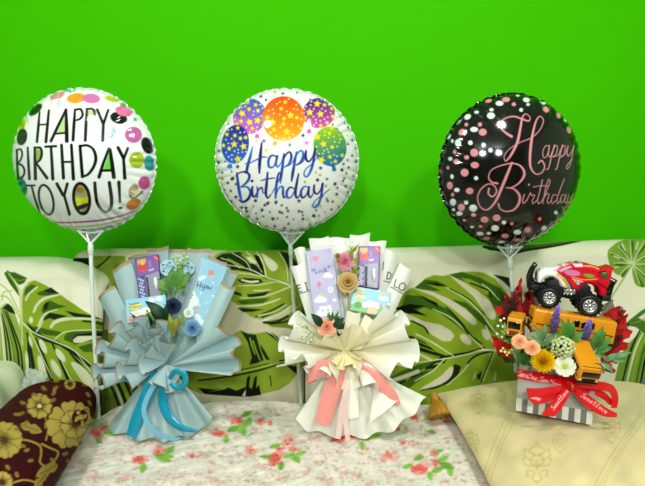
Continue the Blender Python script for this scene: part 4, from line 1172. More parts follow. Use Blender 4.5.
def skirt(C, wtop, rimpts, n, d, nu=260, nv=40, ph=0.0, zmin=None, flare=1.2):
    """pleated paper fan below the tie: rimpts are (px, py, Y) along the lower edge"""
    r = crom(np.array(rimpts, float), 12)
    t = np.linspace(0, 1, nu)
    L = np.concatenate([[0], np.cumsum(np.linalg.norm(np.diff(r[:, :2], axis=0), axis=1))])
    L /= L[-1]
    rp = np.stack([np.interp(t, L, r[:, k]) for k in range(3)], -1)
    s = np.linspace(0, 1, nv)
    T, S = np.meshgrid(t, s, indexing='ij')
    w = 2 * np.pi * n * T + ph
    saw = np.cos(w) + .18 * np.cos(2 * w + .6)
    X = (C[0] + (T - .5) * wtop) * (1 - S) + rp[:, 0][:, None] * S + 1.6 * np.sin(w) * S
    Yp = C[1] * (1 - S) + rp[:, 1][:, None] * S
    Y = C[2] * (1 - S) + rp[:, 2][:, None] * S
    P = at(X, Yp, Y)
    P[:, :, 1] += d * saw * S ** flare
    if zmin is not None:
        P[:, :, 2] = np.maximum(P[:, :, 2], zmin)
    return P, S

def rim_rgb(S, base, rim, edge=.965, shade=None):
    S = S.ravel()
    k = np.clip((S - edge) / .006, 0, 1)[:, None]
    c = np.tile(np.array(base, float), (len(S), 1))
    return c * (1 - k) + np.array(rim, float) * k

def strip(path, width, nu=7, n=10, tilt=0.0, cup=0.0, nd=None):
    """ribbon along a path of (px, py, Y); width in pixels (one or per point)"""
    P = np.array(path, float)
    wd = np.broadcast_to(np.asarray(width, float), (len(P),))
    q = crom(np.column_stack([P, wd]), n)
    d = np.gradient(q[:, :2], axis=0)
    d /= np.linalg.norm(d, axis=1)[:, None] + 1e-9
    nr = np.stack([-d[:, 1], d[:, 0]], -1)
    if nd is not None:
        nr[:] = np.array(nd) / np.hypot(*nd)
    u = np.linspace(-.5, .5, nu)
    X = q[:, 0, None] + nr[:, 0, None] * q[:, 3, None] * u
    Yp = q[:, 1, None] + nr[:, 1, None] * q[:, 3, None] * u
    Y = q[:, 2, None] + tilt * u + cup * (u * 2) ** 2
    return at(X, Yp, Y)

def roundpoly(pts, r, n=5):
    out = []
    pts = np.asarray(pts, float)
    for i in range(len(pts)):
        a, b, c = pts[i - 1], pts[i], pts[(i + 1) % len(pts)]
        p0 = b + (a - b) / np.linalg.norm(a - b) * r
        p1 = b + (c - b) / np.linalg.norm(c - b) * r
        for t in np.linspace(0, 1, n + 1):
            out.append((1 - t) ** 2 * p0 + 2 * t * (1 - t) * b + t * t * p1)
    return np.array(out)

def slab_frame(TL, TR, BR, BL, Yt, Yb):
    c = [at(q[0], q[1], y) for q, y in ((BL, Yb), (BR, Yb), (TR, Yt), (TL, Yt))]
    ex = nrm(c[1] - c[0])
    ez = nrm(np.cross(c[1] - c[0], c[3] - c[0]))
    if ez[1] > 0:
        ez = -ez
    ey = np.cross(ez, ex)
    return c[0], ex, ey, ez, [((q - c[0]) @ ex, (q - c[0]) @ ey) for q in c]

def slab(name, corners, Yt, Yb, thick, r, bev, base, m, parent, paintf=None, step=.0016, dome=0.0, lift=0.0):
    o, ex, ey, ez, c2 = slab_frame(*corners, Yt, Yb)
    poly = roundpoly(c2, r)
    V, Fs, _ = plate(poly, o + ez * lift, ex, ey, ez, thick, step, bev, dome)
    px, py = proj(V)
    p = Paint(px, py, base)
    if paintf:
        p.mask = np.arange(len(V)) < len(V) // 2
        paintf(p)
    return build(name, V, Fs, m, parent, rgb=p.rgb)

CAMP = np.array([0, 0, CAMZ])
def tocam(c, up=.35, side=0.0):
    d = nrm(CAMP - np.asarray(c, float))
    return nrm(d + np.array([side, 0, up]))

def basis(f):
    f = nrm(f)
    a = nrm(np.cross((0, 0, 1), f))
    return a, np.cross(f, a), f

def bloom(c, f, R, layers=((5, 1.0, .55, .95), (5, .78, .75, .8), (4, .52, .9, .75), (3, .28, 1.0, .9)), curl=.16, seed=0, frill=0.0):
    """layered cupped petals; returns (V, F, h, layer)"""
    a, b, f = basis(f)
    r = random.Random(seed)
    parts, hs = [], []
    for li, (n, ro, ht, wd) in enumerate(layers):
        off = r.uniform(0, 6.28)
        for k in range(n):
            th0 = off + 2 * math.pi * k / n + r.uniform(-.12, .12)
            U, H = np.meshgrid(np.linspace(-1, 1, 9), np.linspace(0, 1, 8), indexing='ij')
            hw = math.pi / n * 1.35 * wd
            th = th0 + U * hw * (.55 + .45 * np.sin(np.pi * np.clip(H * .62 + .12, 0, 1)))
            rad = R * ro * (1 - (1 - H) ** 1.7) * (1 - .10 * U ** 2) + R * curl * H ** 5 * (1.1 - .6 * li / 3)
            hh = H * (1 - .22 * U ** 2 * H)
            z = R * ht * hh * 0.8 - R * .16 * H ** 6 + R * frill * np.sin(U * 11 + k) * H ** 3 - R * .35
            P = np.asarray(c) + (rad * np.cos(th))[..., None] * a + (rad * np.sin(th))[..., None] * b + z[..., None] * f
            parts.append(grid(P))
            hs.append(np.stack([H.ravel(), np.full(H.size, li / max(1, len(layers) - 1)), np.abs(U.ravel())], -1))
    V, Fs = join(*parts)
    return V, Fs, np.concatenate(hs)

def leafm(p0, p1, w, side=None, fold=.25, bend=.12, n=9, pointed=.9, serr=0.0):
    """a single leaf blade from p0 to p1 (world), half width w"""
    p0, p1 = np.asarray(p0, float), np.asarray(p1, float)
    d = p1 - p0
    L = np.linalg.norm(d)
    t = d / L
    face = nrm(CAMP - p0 + np.array([0, 0, .4]))
    s = nrm(np.cross(t, face)) if side is None else nrm(side)
    nn = nrm(np.cross(s, t))
    if nn @ (CAMP - p0) < 0:
        nn = -nn
    U, H = np.meshgrid(np.linspace(-1, 1, 7), np.linspace(0, 1, n * 2), indexing='ij')
    wd = w * np.sin(np.pi * H ** .8) ** pointed * (1 + serr * np.sin(H * 40))
    P = p0 + (H * L)[..., None] * t + (U * wd)[..., None] * s + (fold * w * np.abs(U) + bend * L * np.sin(np.pi * H) - bend * L * .5 * H ** 2)[..., None] * nn
    return grid(P)

green_m = mat('leaf_green', (70, 120, 52), rough=.5, spec=.4, bump=.3, bscale=250, var=.25, vscale=60)
dark_green_m = mat('leaf_dark', (34, 66, 40), rough=.45, spec=.45, bump=.3, bscale=250, var=.25, vscale=60)
pale_green_m = mat('leaf_pale', (140, 176, 96), rough=.55, bump=.2, bscale=250, var=.2, vscale=60)
olive_m = mat('leaf_olive', (150, 150, 56), rough=.5, bump=.2, bscale=250, var=.25, vscale=60)
petal_m = mat('petal', None, rough=.6, spec=.3, bump=.15, bscale=300, var=.06, vscale=80, transl=.15)

def rose_thing(name, label, px, py, Y, Rpx, inner, outer, f=None, leaves=(), group=None, seed=0, stem_to=None, layers=None, frill=0.0, leaf_mat=None, cat='flower'):
    c = at(px, py, Y)
    R = Rpx / F * Y
    base = at(stem_to[0], stem_to[1], stem_to[2]) if stem_to else c + np.array([0, .02, -.05])
    t = thing(name, label, cat, base, group)
    ff = tocam(c) if f is None else f
    kw = {'layers': layers} if layers else {}
    V, Fs, h = bloom(c, ff, R, seed=seed, frill=frill, **kw)
    k = (h[:, 0] * .75 + .25 * (1 - h[:, 1]))[:, None]
    rgb = np.array(inner, float) * (1 - k) + np.array(outer, float) * k
    build('petals', V, Fs, petal_m, t, rgb=rgb)
    build('sepal', *join(*[leafm(c - ff * R * .5, c - ff * R * .1 + (math.cos(q) * basis(ff)[0] + math.sin(q) * basis(ff)[1]) * R * .95, R * .25) for q in np.linspace(0, 6.28, 6)[:-1]]), leaf_mat or green_m, t)
    build('stem', *tube(crom([c - ff * R * .45, (c - ff * R * .45 + base) / 2 + np.array([0, 0, .004]), base], 6), .0018, 7), leaf_mat or green_m, t)
    for (x0, y0, x1, y1, w) in leaves:
        build('leaf', *leafm(at(x0, y0, Y + .004), at(x1, y1, Y - .002), w / F * Y), leaf_mat or green_m, t)
    return t

def spray_thing(name, label, stems, leaves, Y, m, group=None, berries=(), berry_col=(224, 224, 170), cat='leaves', dY=.0, stem_r=.0013):
    """foliage spray: stems are pixel polylines, leaves (x0,y0,x1,y1,halfwidth)"""
    b = at(stems[0][0][0], stems[0][0][1], Y)
    t = thing(name, label, cat, b, group)
    build('stem', *join(*[tube(crom([at(x, y, Y + .001 * i) for i, (x, y) in enumerate(s)], 5), stem_r, 6) for s in stems]), m, t)
    for i, (x0, y0, x1, y1, w) in enumerate(leaves):
        build('leaf', *leafm(at(x0, y0, Y), at(x1, y1, Y - .008 + dY * (i % 3)), w / F * Y), m, t)
    if len(berries):
        build('buds', *join(*[ball(at(x, y, Y - .004), (q / F * Y,) * 3, 6) for x, y, q in berries]), mat('bud_%d_%d_%d' % berry_col, berry_col, rough=.5, bump=.2, bscale=300, var=.1, vscale=200), t)
    return t

# ================================================================== BLUE BOUQUET
def YB(py, off=0.0):
    return 1.605 - (py - 250) * .00123 - off
BLUE, BRIM = (176, 201, 205), (176, 156, 136)
paper_b = mat('blue_paper', None, rough=.75, spec=.25, bump=.12, bscale=350, var=.03, vscale=20, transl=.12)
blue_b = thing('wrapped_bouquet', 'bouquet wrapped in pale blue gold-edged paper tied with a bright blue ribbon', 'bouquet', onz(160, 436, SEAT))
sheets = [((166, 250), (190, 249), (172, 374), (158, 374), 1.614, .020), ((146, 249), (168, 246), (167, 374), (152, 374), 1.608, .012), ((187, 247.5), (211, 250), (177, 374), (164, 374), 1.603, .014),
          ((127, 257), (148, 253), (166, 374), (146, 374), 1.596, .014), ((208, 256), (227, 262), (184, 372), (168, 372), 1.594, .014), ((224, 266), (239.5, 272), (188, 370), (176, 370), 1.584, .012),
          ((111, 270), (130, 260), (162, 375), (144, 375), 1.560, .014), ((97, 298), (113.5, 285), (158, 376), (136, 372), 1.525, .016)]
for i, (TL, TR, BR, BL, Yt, bg_) in enumerate(sheets):
    P, S = sheet_quad(TL, TR, BR, BL, Yt, 1.462 - .002 * i, bg_, ph=i * 1.7)
    V, Fs = grid(P)
    build('paper_sheet', V, Fs, paper_b, blue_b, rgb=rim_rgb(S, np.array(BLUE) * (1 - .02 * (i % 3)), BRIM))
P, S = sheet_quad((221, 282), (236.5, 287), (208, 346), (195, 342), 1.490, 1.412, .020, ph=2)
build('paper_sheet', *grid(P), paper_b, blue_b, rgb=rim_rgb(S, BLUE, BRIM, .95))
for args in (((160, 366, 1.420), (204, 178, 150, 118, 84), (66, 63, 60, 50, 40), .060, 5.0, 5.0, 6.0, .016, dict(ph=.4, nu=420)),
             ((162, 366, 1.405), (214, 178, 140, 100, 66), (42, 42, 36, 32, 26), .060, 3.6, 4.6, 5.0, .014, dict(ph=1.9, nu=400)),
             ((166, 364, 1.395), (222, 262, 300, 346), (22, 27, 25, 18), .050, 1.8, 4.2, 3.4, .012, dict(ph=.2, nu=160)),
             ((166, 362, 1.390), (56, 110, 160, 220), (22, 25, 25, 24), .046, 2.2, 4.0, 3.6, .010, dict(ph=1.2, nu=160)),
             ((162, 368, 1.425), (-7, -1, 6, 13), (72, 77, 78, 74), .040, 1.0, 1.6, 2.0, .024, dict(ph=3.4, nu=120)),
             ((168, 366, 1.418), (10, 18, 26, 38), (68, 75, 73, 64), .034, 1.2, 1.8, 2.2, .022, dict(ph=3.0, nu=120))):
    P, S = ruffle(*args[:-1], **args[-1])
    build('paper_ruffle', *grid(P), paper_b, blue_b, rgb=rim_rgb(S, np.array(BLUE) * 1.0, BRIM))
yz = lambda x, y: (x, y, float(onz(x, y, SEAT + .004)[1]))
P, S = skirt((162, 370, 1.425), 22, [yz(106, 427), yz(118, 433), yz(137, 438.5), yz(160, 440.5), yz(184, 437), yz(202, 430), (214.5, 416, 1.44)], 4.5, .013, zmin=SEAT - .001, ph=1.0)
build('paper_skirt', *grid(P), paper_b, blue_b, rgb=rim_rgb(S, BLUE, np.array(BLUE) * .97))
rib_b = mat('blue_satin', (26, 152, 184), rough=.24, spec=.6, bump=.1, bscale=300, stretch=(1, 1, .1), var=.1, vscale=30)
rib_lb = mat('pale_blue_satin', (126, 188, 214), rough=.3, spec=.6, bump=.1, bscale=300, var=.1, vscale=30)
bow = build('ribbon_bow', *join(grid(strip([(160, 372, 1.385), (152, 384, 1.372), (143, 404, 1.366), (136, 422, 1.362), (131.5, 437, 1.36)], (9, 12, 12, 12, 11), cup=.004)),
                                grid(strip([(168, 374, 1.385), (164, 388, 1.374), (163, 402, 1.368), (168, 416, 1.364), (180, 427, 1.36), (196, 431, 1.368)], (8, 10, 10, 9, 7, 3), cup=.004)),
                                grid(strip([(169, 379, 1.356), (175, 371.5, 1.330), (184, 374, 1.322), (185, 383, 1.326), (178, 388.5, 1.334), (170, 383, 1.345)], (4, 5.5, 6, 6, 5.5, 4), cup=.004)),
                                grid(strip([(150, 374, 1.40), (136, 379, 1.385), (122, 377, 1.378), (115, 374, 1.38)], (5, 7, 8, 5), cup=.004))), rib_b, blue_b)
build('ribbon_streamer', *join(grid(strip([(160, 376, 1.376), (150, 392, 1.364), (144, 408, 1.36), (147, 422, 1.356), (157, 433, 1.352), (172, 439, 1.352), (180, 438, 1.353)], (4, 5, 5, 5, 5, 4, 2)))), rib_lb, bow)

# --- things held in the blue bouquet
card_m = mat('printed_card', None, rough=.35, spec=.5, var=.02, vscale=40, bump=.03, bscale=100)
glossy_m = mat('printed_plastic', None, rough=.18, spec=.6, coat=.3, var=.02, vscale=40)
sleeve_m = mat('clear_sleeve', (216, 232, 238), rough=.08, spec=.6, alpha=.16, bump=.3, bscale=40)
NAVY = (40, 52, 110)
def p_case_blue(p):
    p.noise(30, .02, 3)
    Wt = (228, 236, 238)
    p.ell(211, 273, 2.9, 2.9, 0, (226, 120, 120)); p.ell(212, 276.4, 1.4, 1, 0, (240, 180, 170))
    for x, y, q in ((201.5, 278, 2.4), (204, 277, 2.1), (200, 279.4, 1.8)):
        p.ell(x, y, q, q * .8, 0, Wt)
    for x, y, q in ((191, 296, 5), (194.4, 301, 4.6), (189.6, 304, 4.4), (191, 291, 3)):
        p.ell(x, y, q, q * 1.1, 0, Wt)
    p.ell(190.8, 297.4, 1.5, 1, 60, (220, 150, 150)); p.ell(192.6, 295, .6, .6, 0, NAVY)
    for x, y in ((201, 293), (206, 303), (199.6, 305), (213, 283)):
        p.ell(x, y, 1.4, 1.2, 0, (206, 226, 200))
    p.ell(196, 308.6, 2, 2, 0, (226, 140, 140)); p.ell(197.4, 317, 4, 3, 30, Wt); p.ell(201, 322, 4, 3, 30, Wt); p.ell(213, 296, 1.2, 1.2, 0, Wt); p.ell(207, 312, 1.3, 1.3, 0, (236, 200, 190))
    S = lambda pts: p.stroke(pts, .95, NAVY, aa=.35)
    S([(197.6, 281.6), (196.8, 287)]); S([(201, 282.6), (200, 288)]); S([(197.4, 284.8), (200.4, 285.6)])
    S([(202.4, 284.6), (202.6, 287.4), (204.6, 287)]); S([(205.2, 285), (204.4, 288), (202.6, 290.6)])
    S([(206.2, 288.6), (206.8, 286), (208, 286.4), (207.8, 288.8)]); S([(208.6, 287), (209.6, 289), (211.6, 287.4)])
case = thing('pencil_case', 'pale blue pencil case with clouds in a clear sleeve, standing in the blue bouquet', 'pencil case', at(190, 330, YB(330, .05)))
cc = ((203, 259), (228, 268.5), (200, 340), (180.5, 331))
slab('case_body', cc, YB(263, .020), YB(335, .048), .016, .008, .005, (142, 196, 224), glossy_m, case, p_case_blue, step=.0013)
slab('clear_sleeve', ((200.5, 257), (231.5, 268), (203, 343), (177, 333)), YB(263, .018), YB(335, .046), .024, .006, .006, (220, 236, 240), sleeve_m, case, step=.006)

def stationery(label, corners, Yt, Yb, s, pat):
    (TL, TR, BR, BL) = [np.array(q, float) for q in corners]
    f = lambda u, v: TL * (1 - u) * (1 - v) + TR * u * (1 - v) + BR * u * v + BL * (1 - u) * v
    t = thing('stationery_set', label, 'stationery set', at(*f(.5, 1), Yb))
    def pp(p):
        p.poly([f(.0, .0), f(1, 0), f(1, .36), f(0, .40)], (122, 82, 168))
        p.poly([f(.06, .02), f(.42, .02), f(.42, .16), f(.06, .18)], (210, 190, 60))
        p.ell(*f(.26, .20), 4.6, 4.6, 0, (206, 40, 52)); p.ell(*f(.26, .12), 2.6, 2.0, 0, (240, 170, 120))
        p.poly([f(.08, .27), f(.48, .25), f(.48, .30), f(.08, .33)], (220, 60, 70))
        p.poly([f(.70, .0), f(1, 0), f(1, .24)], (214, 56, 92)); p.stroke([f(.80, .03), f(.97, .10)], .6, (250, 220, 230))
        p.poly([f(.52, .10), f(.62, .08), f(.64, .24), f(.54, .26)], (150, 120, 190))
        p.poly([f(.50, .30), f(.72, .28), f(.72, .33), f(.50, .34)], (206, 196, 226))
        p.poly([f(.34, .42), f(.93, .38), f(.93, .97), f(.34, .97)], (150, 148, 168))
        p.poly([f(.02, .44), f(.27, .43), f(.27, .98), f(.02, .98)], (52, 62, 130))
        for k in range(16):
            p.ell(*f(.06 + .16 * ((k * 7) % 5) / 4, .47 + .5 * k / 16), .9, 1.1, 30, pat)
    slab('tray', corners, Yt, Yb, .010, .003, .0025, (112, 74, 158), card_m, t, pp, step=.0011)
    def tb(name, u0, v0, u1, v1, r, m, dz=.016):
        a, b = at(*f(u0, v0), Yt + (Yb - Yt) * v0 - dz), at(*f(u1, v1), Yt + (Yb - Yt) * v1 - dz)
        d = b - a
        return a, b, d
    a, b, d = tb('pencil', .39, .42, .41, .94, 0, 0)
    pc = build('pencil', *lathe([(0, 0), (.0005, 0), (.0030, .008), (.0032, .009), (.0032, np.linalg.norm(d)), (0, np.linalg.norm(d))], 6, a, nrm(d), (0, 1, 0)), mat('pencil_green', (30, 60, 44), rough=.4, bump=.02, bscale=50), t)
    build('pencil_tip', *lathe([(0, -.0004), (.0007, .0006), (.0033, .0085)], 12, a, nrm(d), (0, 1, 0)), mat('pencil_wood', (206, 168, 116), rough=.7, bump=.1, bscale=200), pc)
    a, b, d = tb('eraser', .74, .52, .78, .92, 0, 0, .015)
    er_ = build('correction_pen', *lathe([(0, 0), (.0052, 0), (.0062, .004), (.0062, .026), (.004, .03), (.0028, .036), (.0012, .040), (0, .041)], 14, a, nrm(d), (0, 1, 0)), mat('white_pen', (228, 232, 236), rough=.3, bump=.02, bscale=50), t)
    slab('blister_cover', corners, Yt, Yb, .0225, .003, .004, (230, 230, 240), mat('clear_blister', (226, 226, 236), rough=.25, spec=.4, alpha=.08, bump=.2, bscale=50), t, step=.006, lift=.0)
    return t
stationery('purple stationery set with red round badge, standing above the notebook in the blue bouquet', ((135.5, 259), (159.5, 255.3), (162.6, 296), (140, 302)), YB(257, .020), YB(300, .045), 1, (210, 220, 240))

def book(label, corners, Yt, Yb, paintf):
    t = thing('notebook', label, 'notebook', at((corners[2][0] + corners[3][0]) / 2, (corners[2][1] + corners[3][1]) / 2, Yb))
    slab('cover', corners, Yt, Yb, .005, .002, .001, (160, 206, 224), card_m, t, paintf, step=.0011, lift=.004)
    slab('pages', corners, Yt, Yb, .004, .002, .0005, (232, 230, 220), card_m, t, step=.006)
    return t
def p_book_b(p):
    p.poly([(126, 300), (166, 294), (167, 306), (127, 311)], (150, 204, 232)); p.poly([(127, 311), (168, 306), (169, 322), (128, 326)], (170, 206, 190))
    for x, y, q, c in ((135, 306.6, 4, (224, 210, 120)), (139, 305, 3, (232, 222, 150)), (131.5, 308, 3, (214, 196, 110)), (140, 314, 6, (232, 226, 224)), (135, 314.6, 4.4, (226, 214, 216)), (146, 311, 5, (236, 238, 238)), (152, 300, 3, (236, 240, 242)), (159, 298.6, 3.4, (236, 240, 242)), (150, 316, 5, (120, 176, 90)), (158, 316, 5, (140, 190, 100)), (162, 310, 4, (150, 196, 110)), (133, 320, 5, (216, 160, 160))):
        p.ell(x, y, q, q * .75, 0, c)
    for k in range(6):
        p.ell(129.4 + k * .25, 304 + k * 3.2, .8, .7, 0, (90, 140, 180))
    p.stroke([(131, 304.6), (139, 303)], 1.1, (150, 120, 50)); p.stroke([(133, 307.4), (141, 305.8)], .9, (150, 120, 50))
book('small pale blue landscape notebook leaning at the left of the blue bouquet', ((126.3, 301), (165.8, 295), (168.6, 319), (128.5, 324)), YB(298, .056), YB(320, .066), p_book_b)

g_b = 'artificial flowers in the blue bouquet'
lb5 = ((5, 1.0, .35, 1.05), (4, .55, .45, 1.0))
rose_thing('hydrangea_bloom', 'pale blue artificial bloom beside the purple stationery set in the blue bouquet', 168, 267.5, YB(268, .03), 7.5, (170, 206, 226), (186, 216, 234), seed=1, layers=lb5, stem_to=(171, 296, YB(296, .03)), group=g_b, frill=.05)
rose_thing('hydrangea_bloom', 'pale blue artificial bloom beside the blue pencil case', 186.5, 268, YB(268, .032), 7.0, (170, 206, 226), (180, 212, 232), seed=2, layers=lb5, stem_to=(174, 297, YB(297, .03)), group=g_b, frill=.05)
spray_thing('leaf_spray', 'broad bright green leaves in the middle of the blue bouquet', [[(172, 300), (173, 286), (174, 272)], [(172, 300), (168, 290), (164, 286)], [(173, 298), (180, 286), (184, 278)], [(173, 302), (176, 290), (178, 284)]],
            [(173, 288, 172, 268, 6.4), (174, 285, 183, 266, 5.6), (170, 290, 158, 279, 5.6), (176, 287, 191, 273, 5.4), (168, 290, 158, 290, 4.4), (176, 290, 186, 287, 3.4), (172, 290, 167, 276, 3.6)], YB(285, .058), mat('leaf_fresh', (104, 150, 76), rough=.5, spec=.4, bump=.3, bscale=250, var=.2, vscale=60), group=g_b)
spray_thing('bud_sprig', 'thin sprig of small pale green buds at the top of the blue bouquet', [[(176, 284), (178, 270), (178, 257)], [(178, 272), (183, 262), (184, 254)], [(178, 270), (185, 264), (187.4, 258)], [(178, 266), (174, 262), (173, 258)]],
            [(178, 266, 182, 270, 1.4), (179, 262, 175, 266, 1.4), (183, 262, 187, 265, 1.2)], YB(265, .046), pale_green_m, group=g_b, berries=[(177.8, 256.6, 1.7), (184, 253.6, 1.5), (187.6, 257.6, 1.6), (173, 257.6, 1.5), (179.6, 261, 1.5), (178.4, 263.6, 1.3), (183, 259, 1.2)], berry_col=(196, 214, 130), cat='flower')
rose_thing('fabric_rose', 'dark navy rose in the centre of the blue bouquet', 172.5, 306, YB(306, .066), 7.6, (18, 24, 48), (44, 58, 92), seed=4, stem_to=(170, 330, YB(330, .06)), group=g_b, leaf_mat=dark_green_m)
spray_thing('dark_leaf_spray', 'dark green pointed leaves in front of the small blue notebook', [[(168, 324), (160, 315), (152, 307)], [(160, 326), (150, 322), (143, 318)]],
            [(167, 318, 145, 301, 4.8), (162, 324, 150, 309, 3.4), (152, 324, 140, 318, 2.4), (165, 322, 166, 304, 3.2), (150, 326, 148, 314, 3.0)], YB(314, .090), dark_green_m, group=g_b, berries=[(147, 311, 1.3), (149, 313, 1.3), (151.4, 314.6, 1.2), (146.4, 314, 1.2), (153, 312, 1.2)], berry_col=(150, 190, 80))
spray_thing('brown_twig', 'curled dark brown leaf at the lower left of the small blue notebook', [[(140, 326), (136, 319), (131.5, 314)]], [(140, 324, 131, 313.5, 1.8), (139, 325, 133, 321, 1.6)], YB(318, .094), mat('dried_brown', (70, 34, 26), rough=.6, bump=.2, bscale=200, var=.2, vscale=60), group=g_b)
rose_thing('rose_bud', 'small white rose bud in front of the blue pencil case', 188.6, 313, YB(313, .092), 4.8, (206, 222, 206), (232, 238, 232), seed=5, stem_to=(182, 330, YB(330, .08)), layers=((4, .9, .9, 1), (3, .6, 1.1, 1), (3, .3, 1.2, 1)), group=g_b, leaf_mat=pale_green_m, leaves=((183, 321, 178, 314, 1.6),))
rose_thing('fabric_rose', 'steel blue satin rose below the blue pencil case', 192.4, 328, YB(328, .096), 7.4, (60, 96, 140), (126, 166, 200), seed=6, stem_to=(186, 344, YB(344, .075)), group=g_b, leaf_mat=pale_green_m)
spray_thing('olive_leaf_spray', 'yellow green leaves between the two dark roses of the blue bouquet', [[(174, 338), (172, 326), (171, 316)], [(174, 336), (180, 322), (184, 314)]], [(173, 334, 169, 313, 3.2), (174, 332, 177, 316, 2.6), (178, 326, 185, 317, 1.8)], YB(325, .096), olive_m, group=g_b)

# ================================================================== WHITE BOUQUET
def YW(py, off=0.0):
    return 1.60 - (py - 240) * .00125 - off
WHT, WRIM = (244, 244, 240), (236, 238, 233)
CRM = (238, 228, 182)
paper_w = mat('white_paper', None, rough=.75, spec=.25, bump=.12, bscale=350, var=.025, vscale=20, transl=.15)
white_b = thing('wrapped_bouquet', 'bouquet wrapped in white paper with black print, tied with a pink ribbon', 'bouquet', onz(345, 436, SEAT))
INK = (60, 60, 62)
def ink_EI(p):
    S = lambda pts, w=.8: p.stroke(pts, w, INK, smooth=1, aa=.35)
    S([(297, 285.4), (298.6, 292)]); S([(297, 285.4), (300, 284.8)]); S([(297.8, 288.6), (300.4, 288)]); S([(298.6, 292), (301.6, 291.2)])
    S([(305.6, 283), (307.2, 289.6)]); S([(304.8, 283.2), (306.6, 282.8)]); S([(306.4, 289.8), (308.2, 289.4)])
    S([(296, 294.4), (303, 292.6), (311, 290.6)], .7)
def ink_DY(p):
    S = lambda pts, w=.8: p.stroke(pts, w, INK, aa=.35, smooth=4)
    S([(388, 272), (386.6, 279)]); S([(388, 272), (391, 274), (390, 278.4), (386.8, 279)]); S([(393, 274), (394.4, 277.4)]); S([(397, 275.6), (394.4, 277.4), (393.2, 281.4)])
    S([(384, 281), (390, 282.6), (396, 284.6)], .7)
    S([(383.6, 262), (382.8, 270)], .7)
def ink_LO(p):
    S = lambda pts, w=.8: p.stroke(pts, w, INK, aa=.35, smooth=4)
    p.stroke([(396, 279.6), (394, 286.6), (398, 288)], .8, INK, smooth=1, aa=.35)
    S([(402.6, 282.8), (399.6, 285), (399.4, 289), (402.4, 290.6), (405, 288), (405, 284.4), (402.6, 282.8)])
    S([(391, 287), (398, 291), (406, 296)], .7)
wsheets = [((328, 238), (352, 237.5), (350, 368), (338, 368), 1.612, .010, None), ((308.5, 239.5), (328.5, 236), (346, 368), (332, 368), 1.606, .012, None), ((350, 235), (370.5, 233.6), (356, 368), (342, 368), 1.604, .012, None),
           ((369, 240.5), (387, 241.6), (362, 368), (346, 368), 1.598, .012, None), ((293.6, 249), (304.6, 246.6), (342, 368), (330, 368), 1.572, .010, None), ((385.6, 249.6), (399, 255), (364, 366), (350, 366), 1.582, .012, ink_DY),
           ((290.6, 267.6), (303.4, 261.6), (340, 369), (322, 366), 1.545, .012, ink_EI), ((400.6, 263), (414.4, 272), (370, 364), (352, 364), 1.552, .014, ink_LO)]
for i, (TL, TR, BR, BL, Yt, bg_, ink) in enumerate(wsheets):
    hi = ink is not None
    P, S = sheet_quad(TL, TR, BR, BL, Yt, 1.452 - .002 * i, bg_, ph=i * 1.3, nu=60 if hi else 26, nv=220 if hi else 46)
    V, Fs = grid(P)
    qx, qy = proj(V)
    p = Paint(qx, qy, np.array(WHT) * (1 - .015 * (i % 3)))
    if ink:
        ink(p)
    build('paper_sheet', V, Fs, paper_w, white_b, rgb=p.rgb)
for args, colr in ((((344, 352, 1.420), (196, 176, 156, 134), (66, 62, 60, 58), .050, 2.3, 4.2, 4.4, .018, dict(ph=.6, nu=260)), WHT),
                   (((346, 352, 1.420), (52, 34, 14, -16), (62, 66, 68, 72), .050, 2.4, 4.6, 4.0, .018, dict(ph=.4, nu=260)), WHT),
                   (((342, 350, 1.405), (184, 204, 226, 246), (46, 40, 34, 30), .060, 1.8, 5.0, 5.0, .018, dict(ph=.6, nu=180)), WHT),
                   (((350, 350, 1.405), (-6, -30, -52, -66), (54, 52, 50, 40), .060, 1.7, 5.0, 5.0, .018, dict(ph=.2, nu=180)), WHT),
                   (((346, 348, 1.395), (228, 258, 290, 312), (24, 40, 40, 22), .050, 1.3, 3.0, 2.0, .014, dict(ph=2.2, nu=160)), (244, 241, 224)),
                   (((346, 352, 1.392), (22, 70, 120, 166), (34, 26, 26, 32), .046, 2.6, 3.0, 3.0, .012, dict(ph=1.2, nu=200)), (242, 236, 212)),
                   (((345, 354, 1.380), (200, 240, 300, 350), (20, 14, 14, 20), .040, 2.4, 2.6, 2.4, .010, dict(ph=.5, nu=160)), CRM)):
    P, S = ruffle(*args[:-1], **args[-1])
    g = S.ravel()[:, None]
    build('paper_ruffle', *grid(P), paper_w, white_b, rgb=np.array(colr, float) * g + np.array(CRM, float) * (1 - g))
for (TL, TR, BR, BL, Yt, Yb, bg_) in (((347, 312), (361, 312), (356, 350), (341, 350), 1.40, 1.385, .010), ((365, 316), (380, 322), (362, 350), (350, 350), 1.40, 1.385, .012)):
    P, S = sheet_quad(TL, TR, BR, BL, Yt, Yb, bg_, ph=1)
    g = S.ravel()[:, None]
    build('paper_fold', *grid(P), paper_w, white_b, rgb=np.array((244, 241, 224.)) * g + np.array(CRM, float) * (1 - g))
P, S = skirt((346, 364, 1.42), 26, [(294.5, 421, 1.40), yz(308, 430), yz(326, 435), yz(346, 437), yz(370, 436.5), (396, 428, 1.36), (412, 414, 1.37), (427, 399, 1.40)], 5.0, .013, zmin=SEAT - .001, ph=.3)
build('paper_skirt', *grid(P), paper_w, white_b, rgb=rim_rgb(S, (246, 245, 236), (246, 245, 238)))
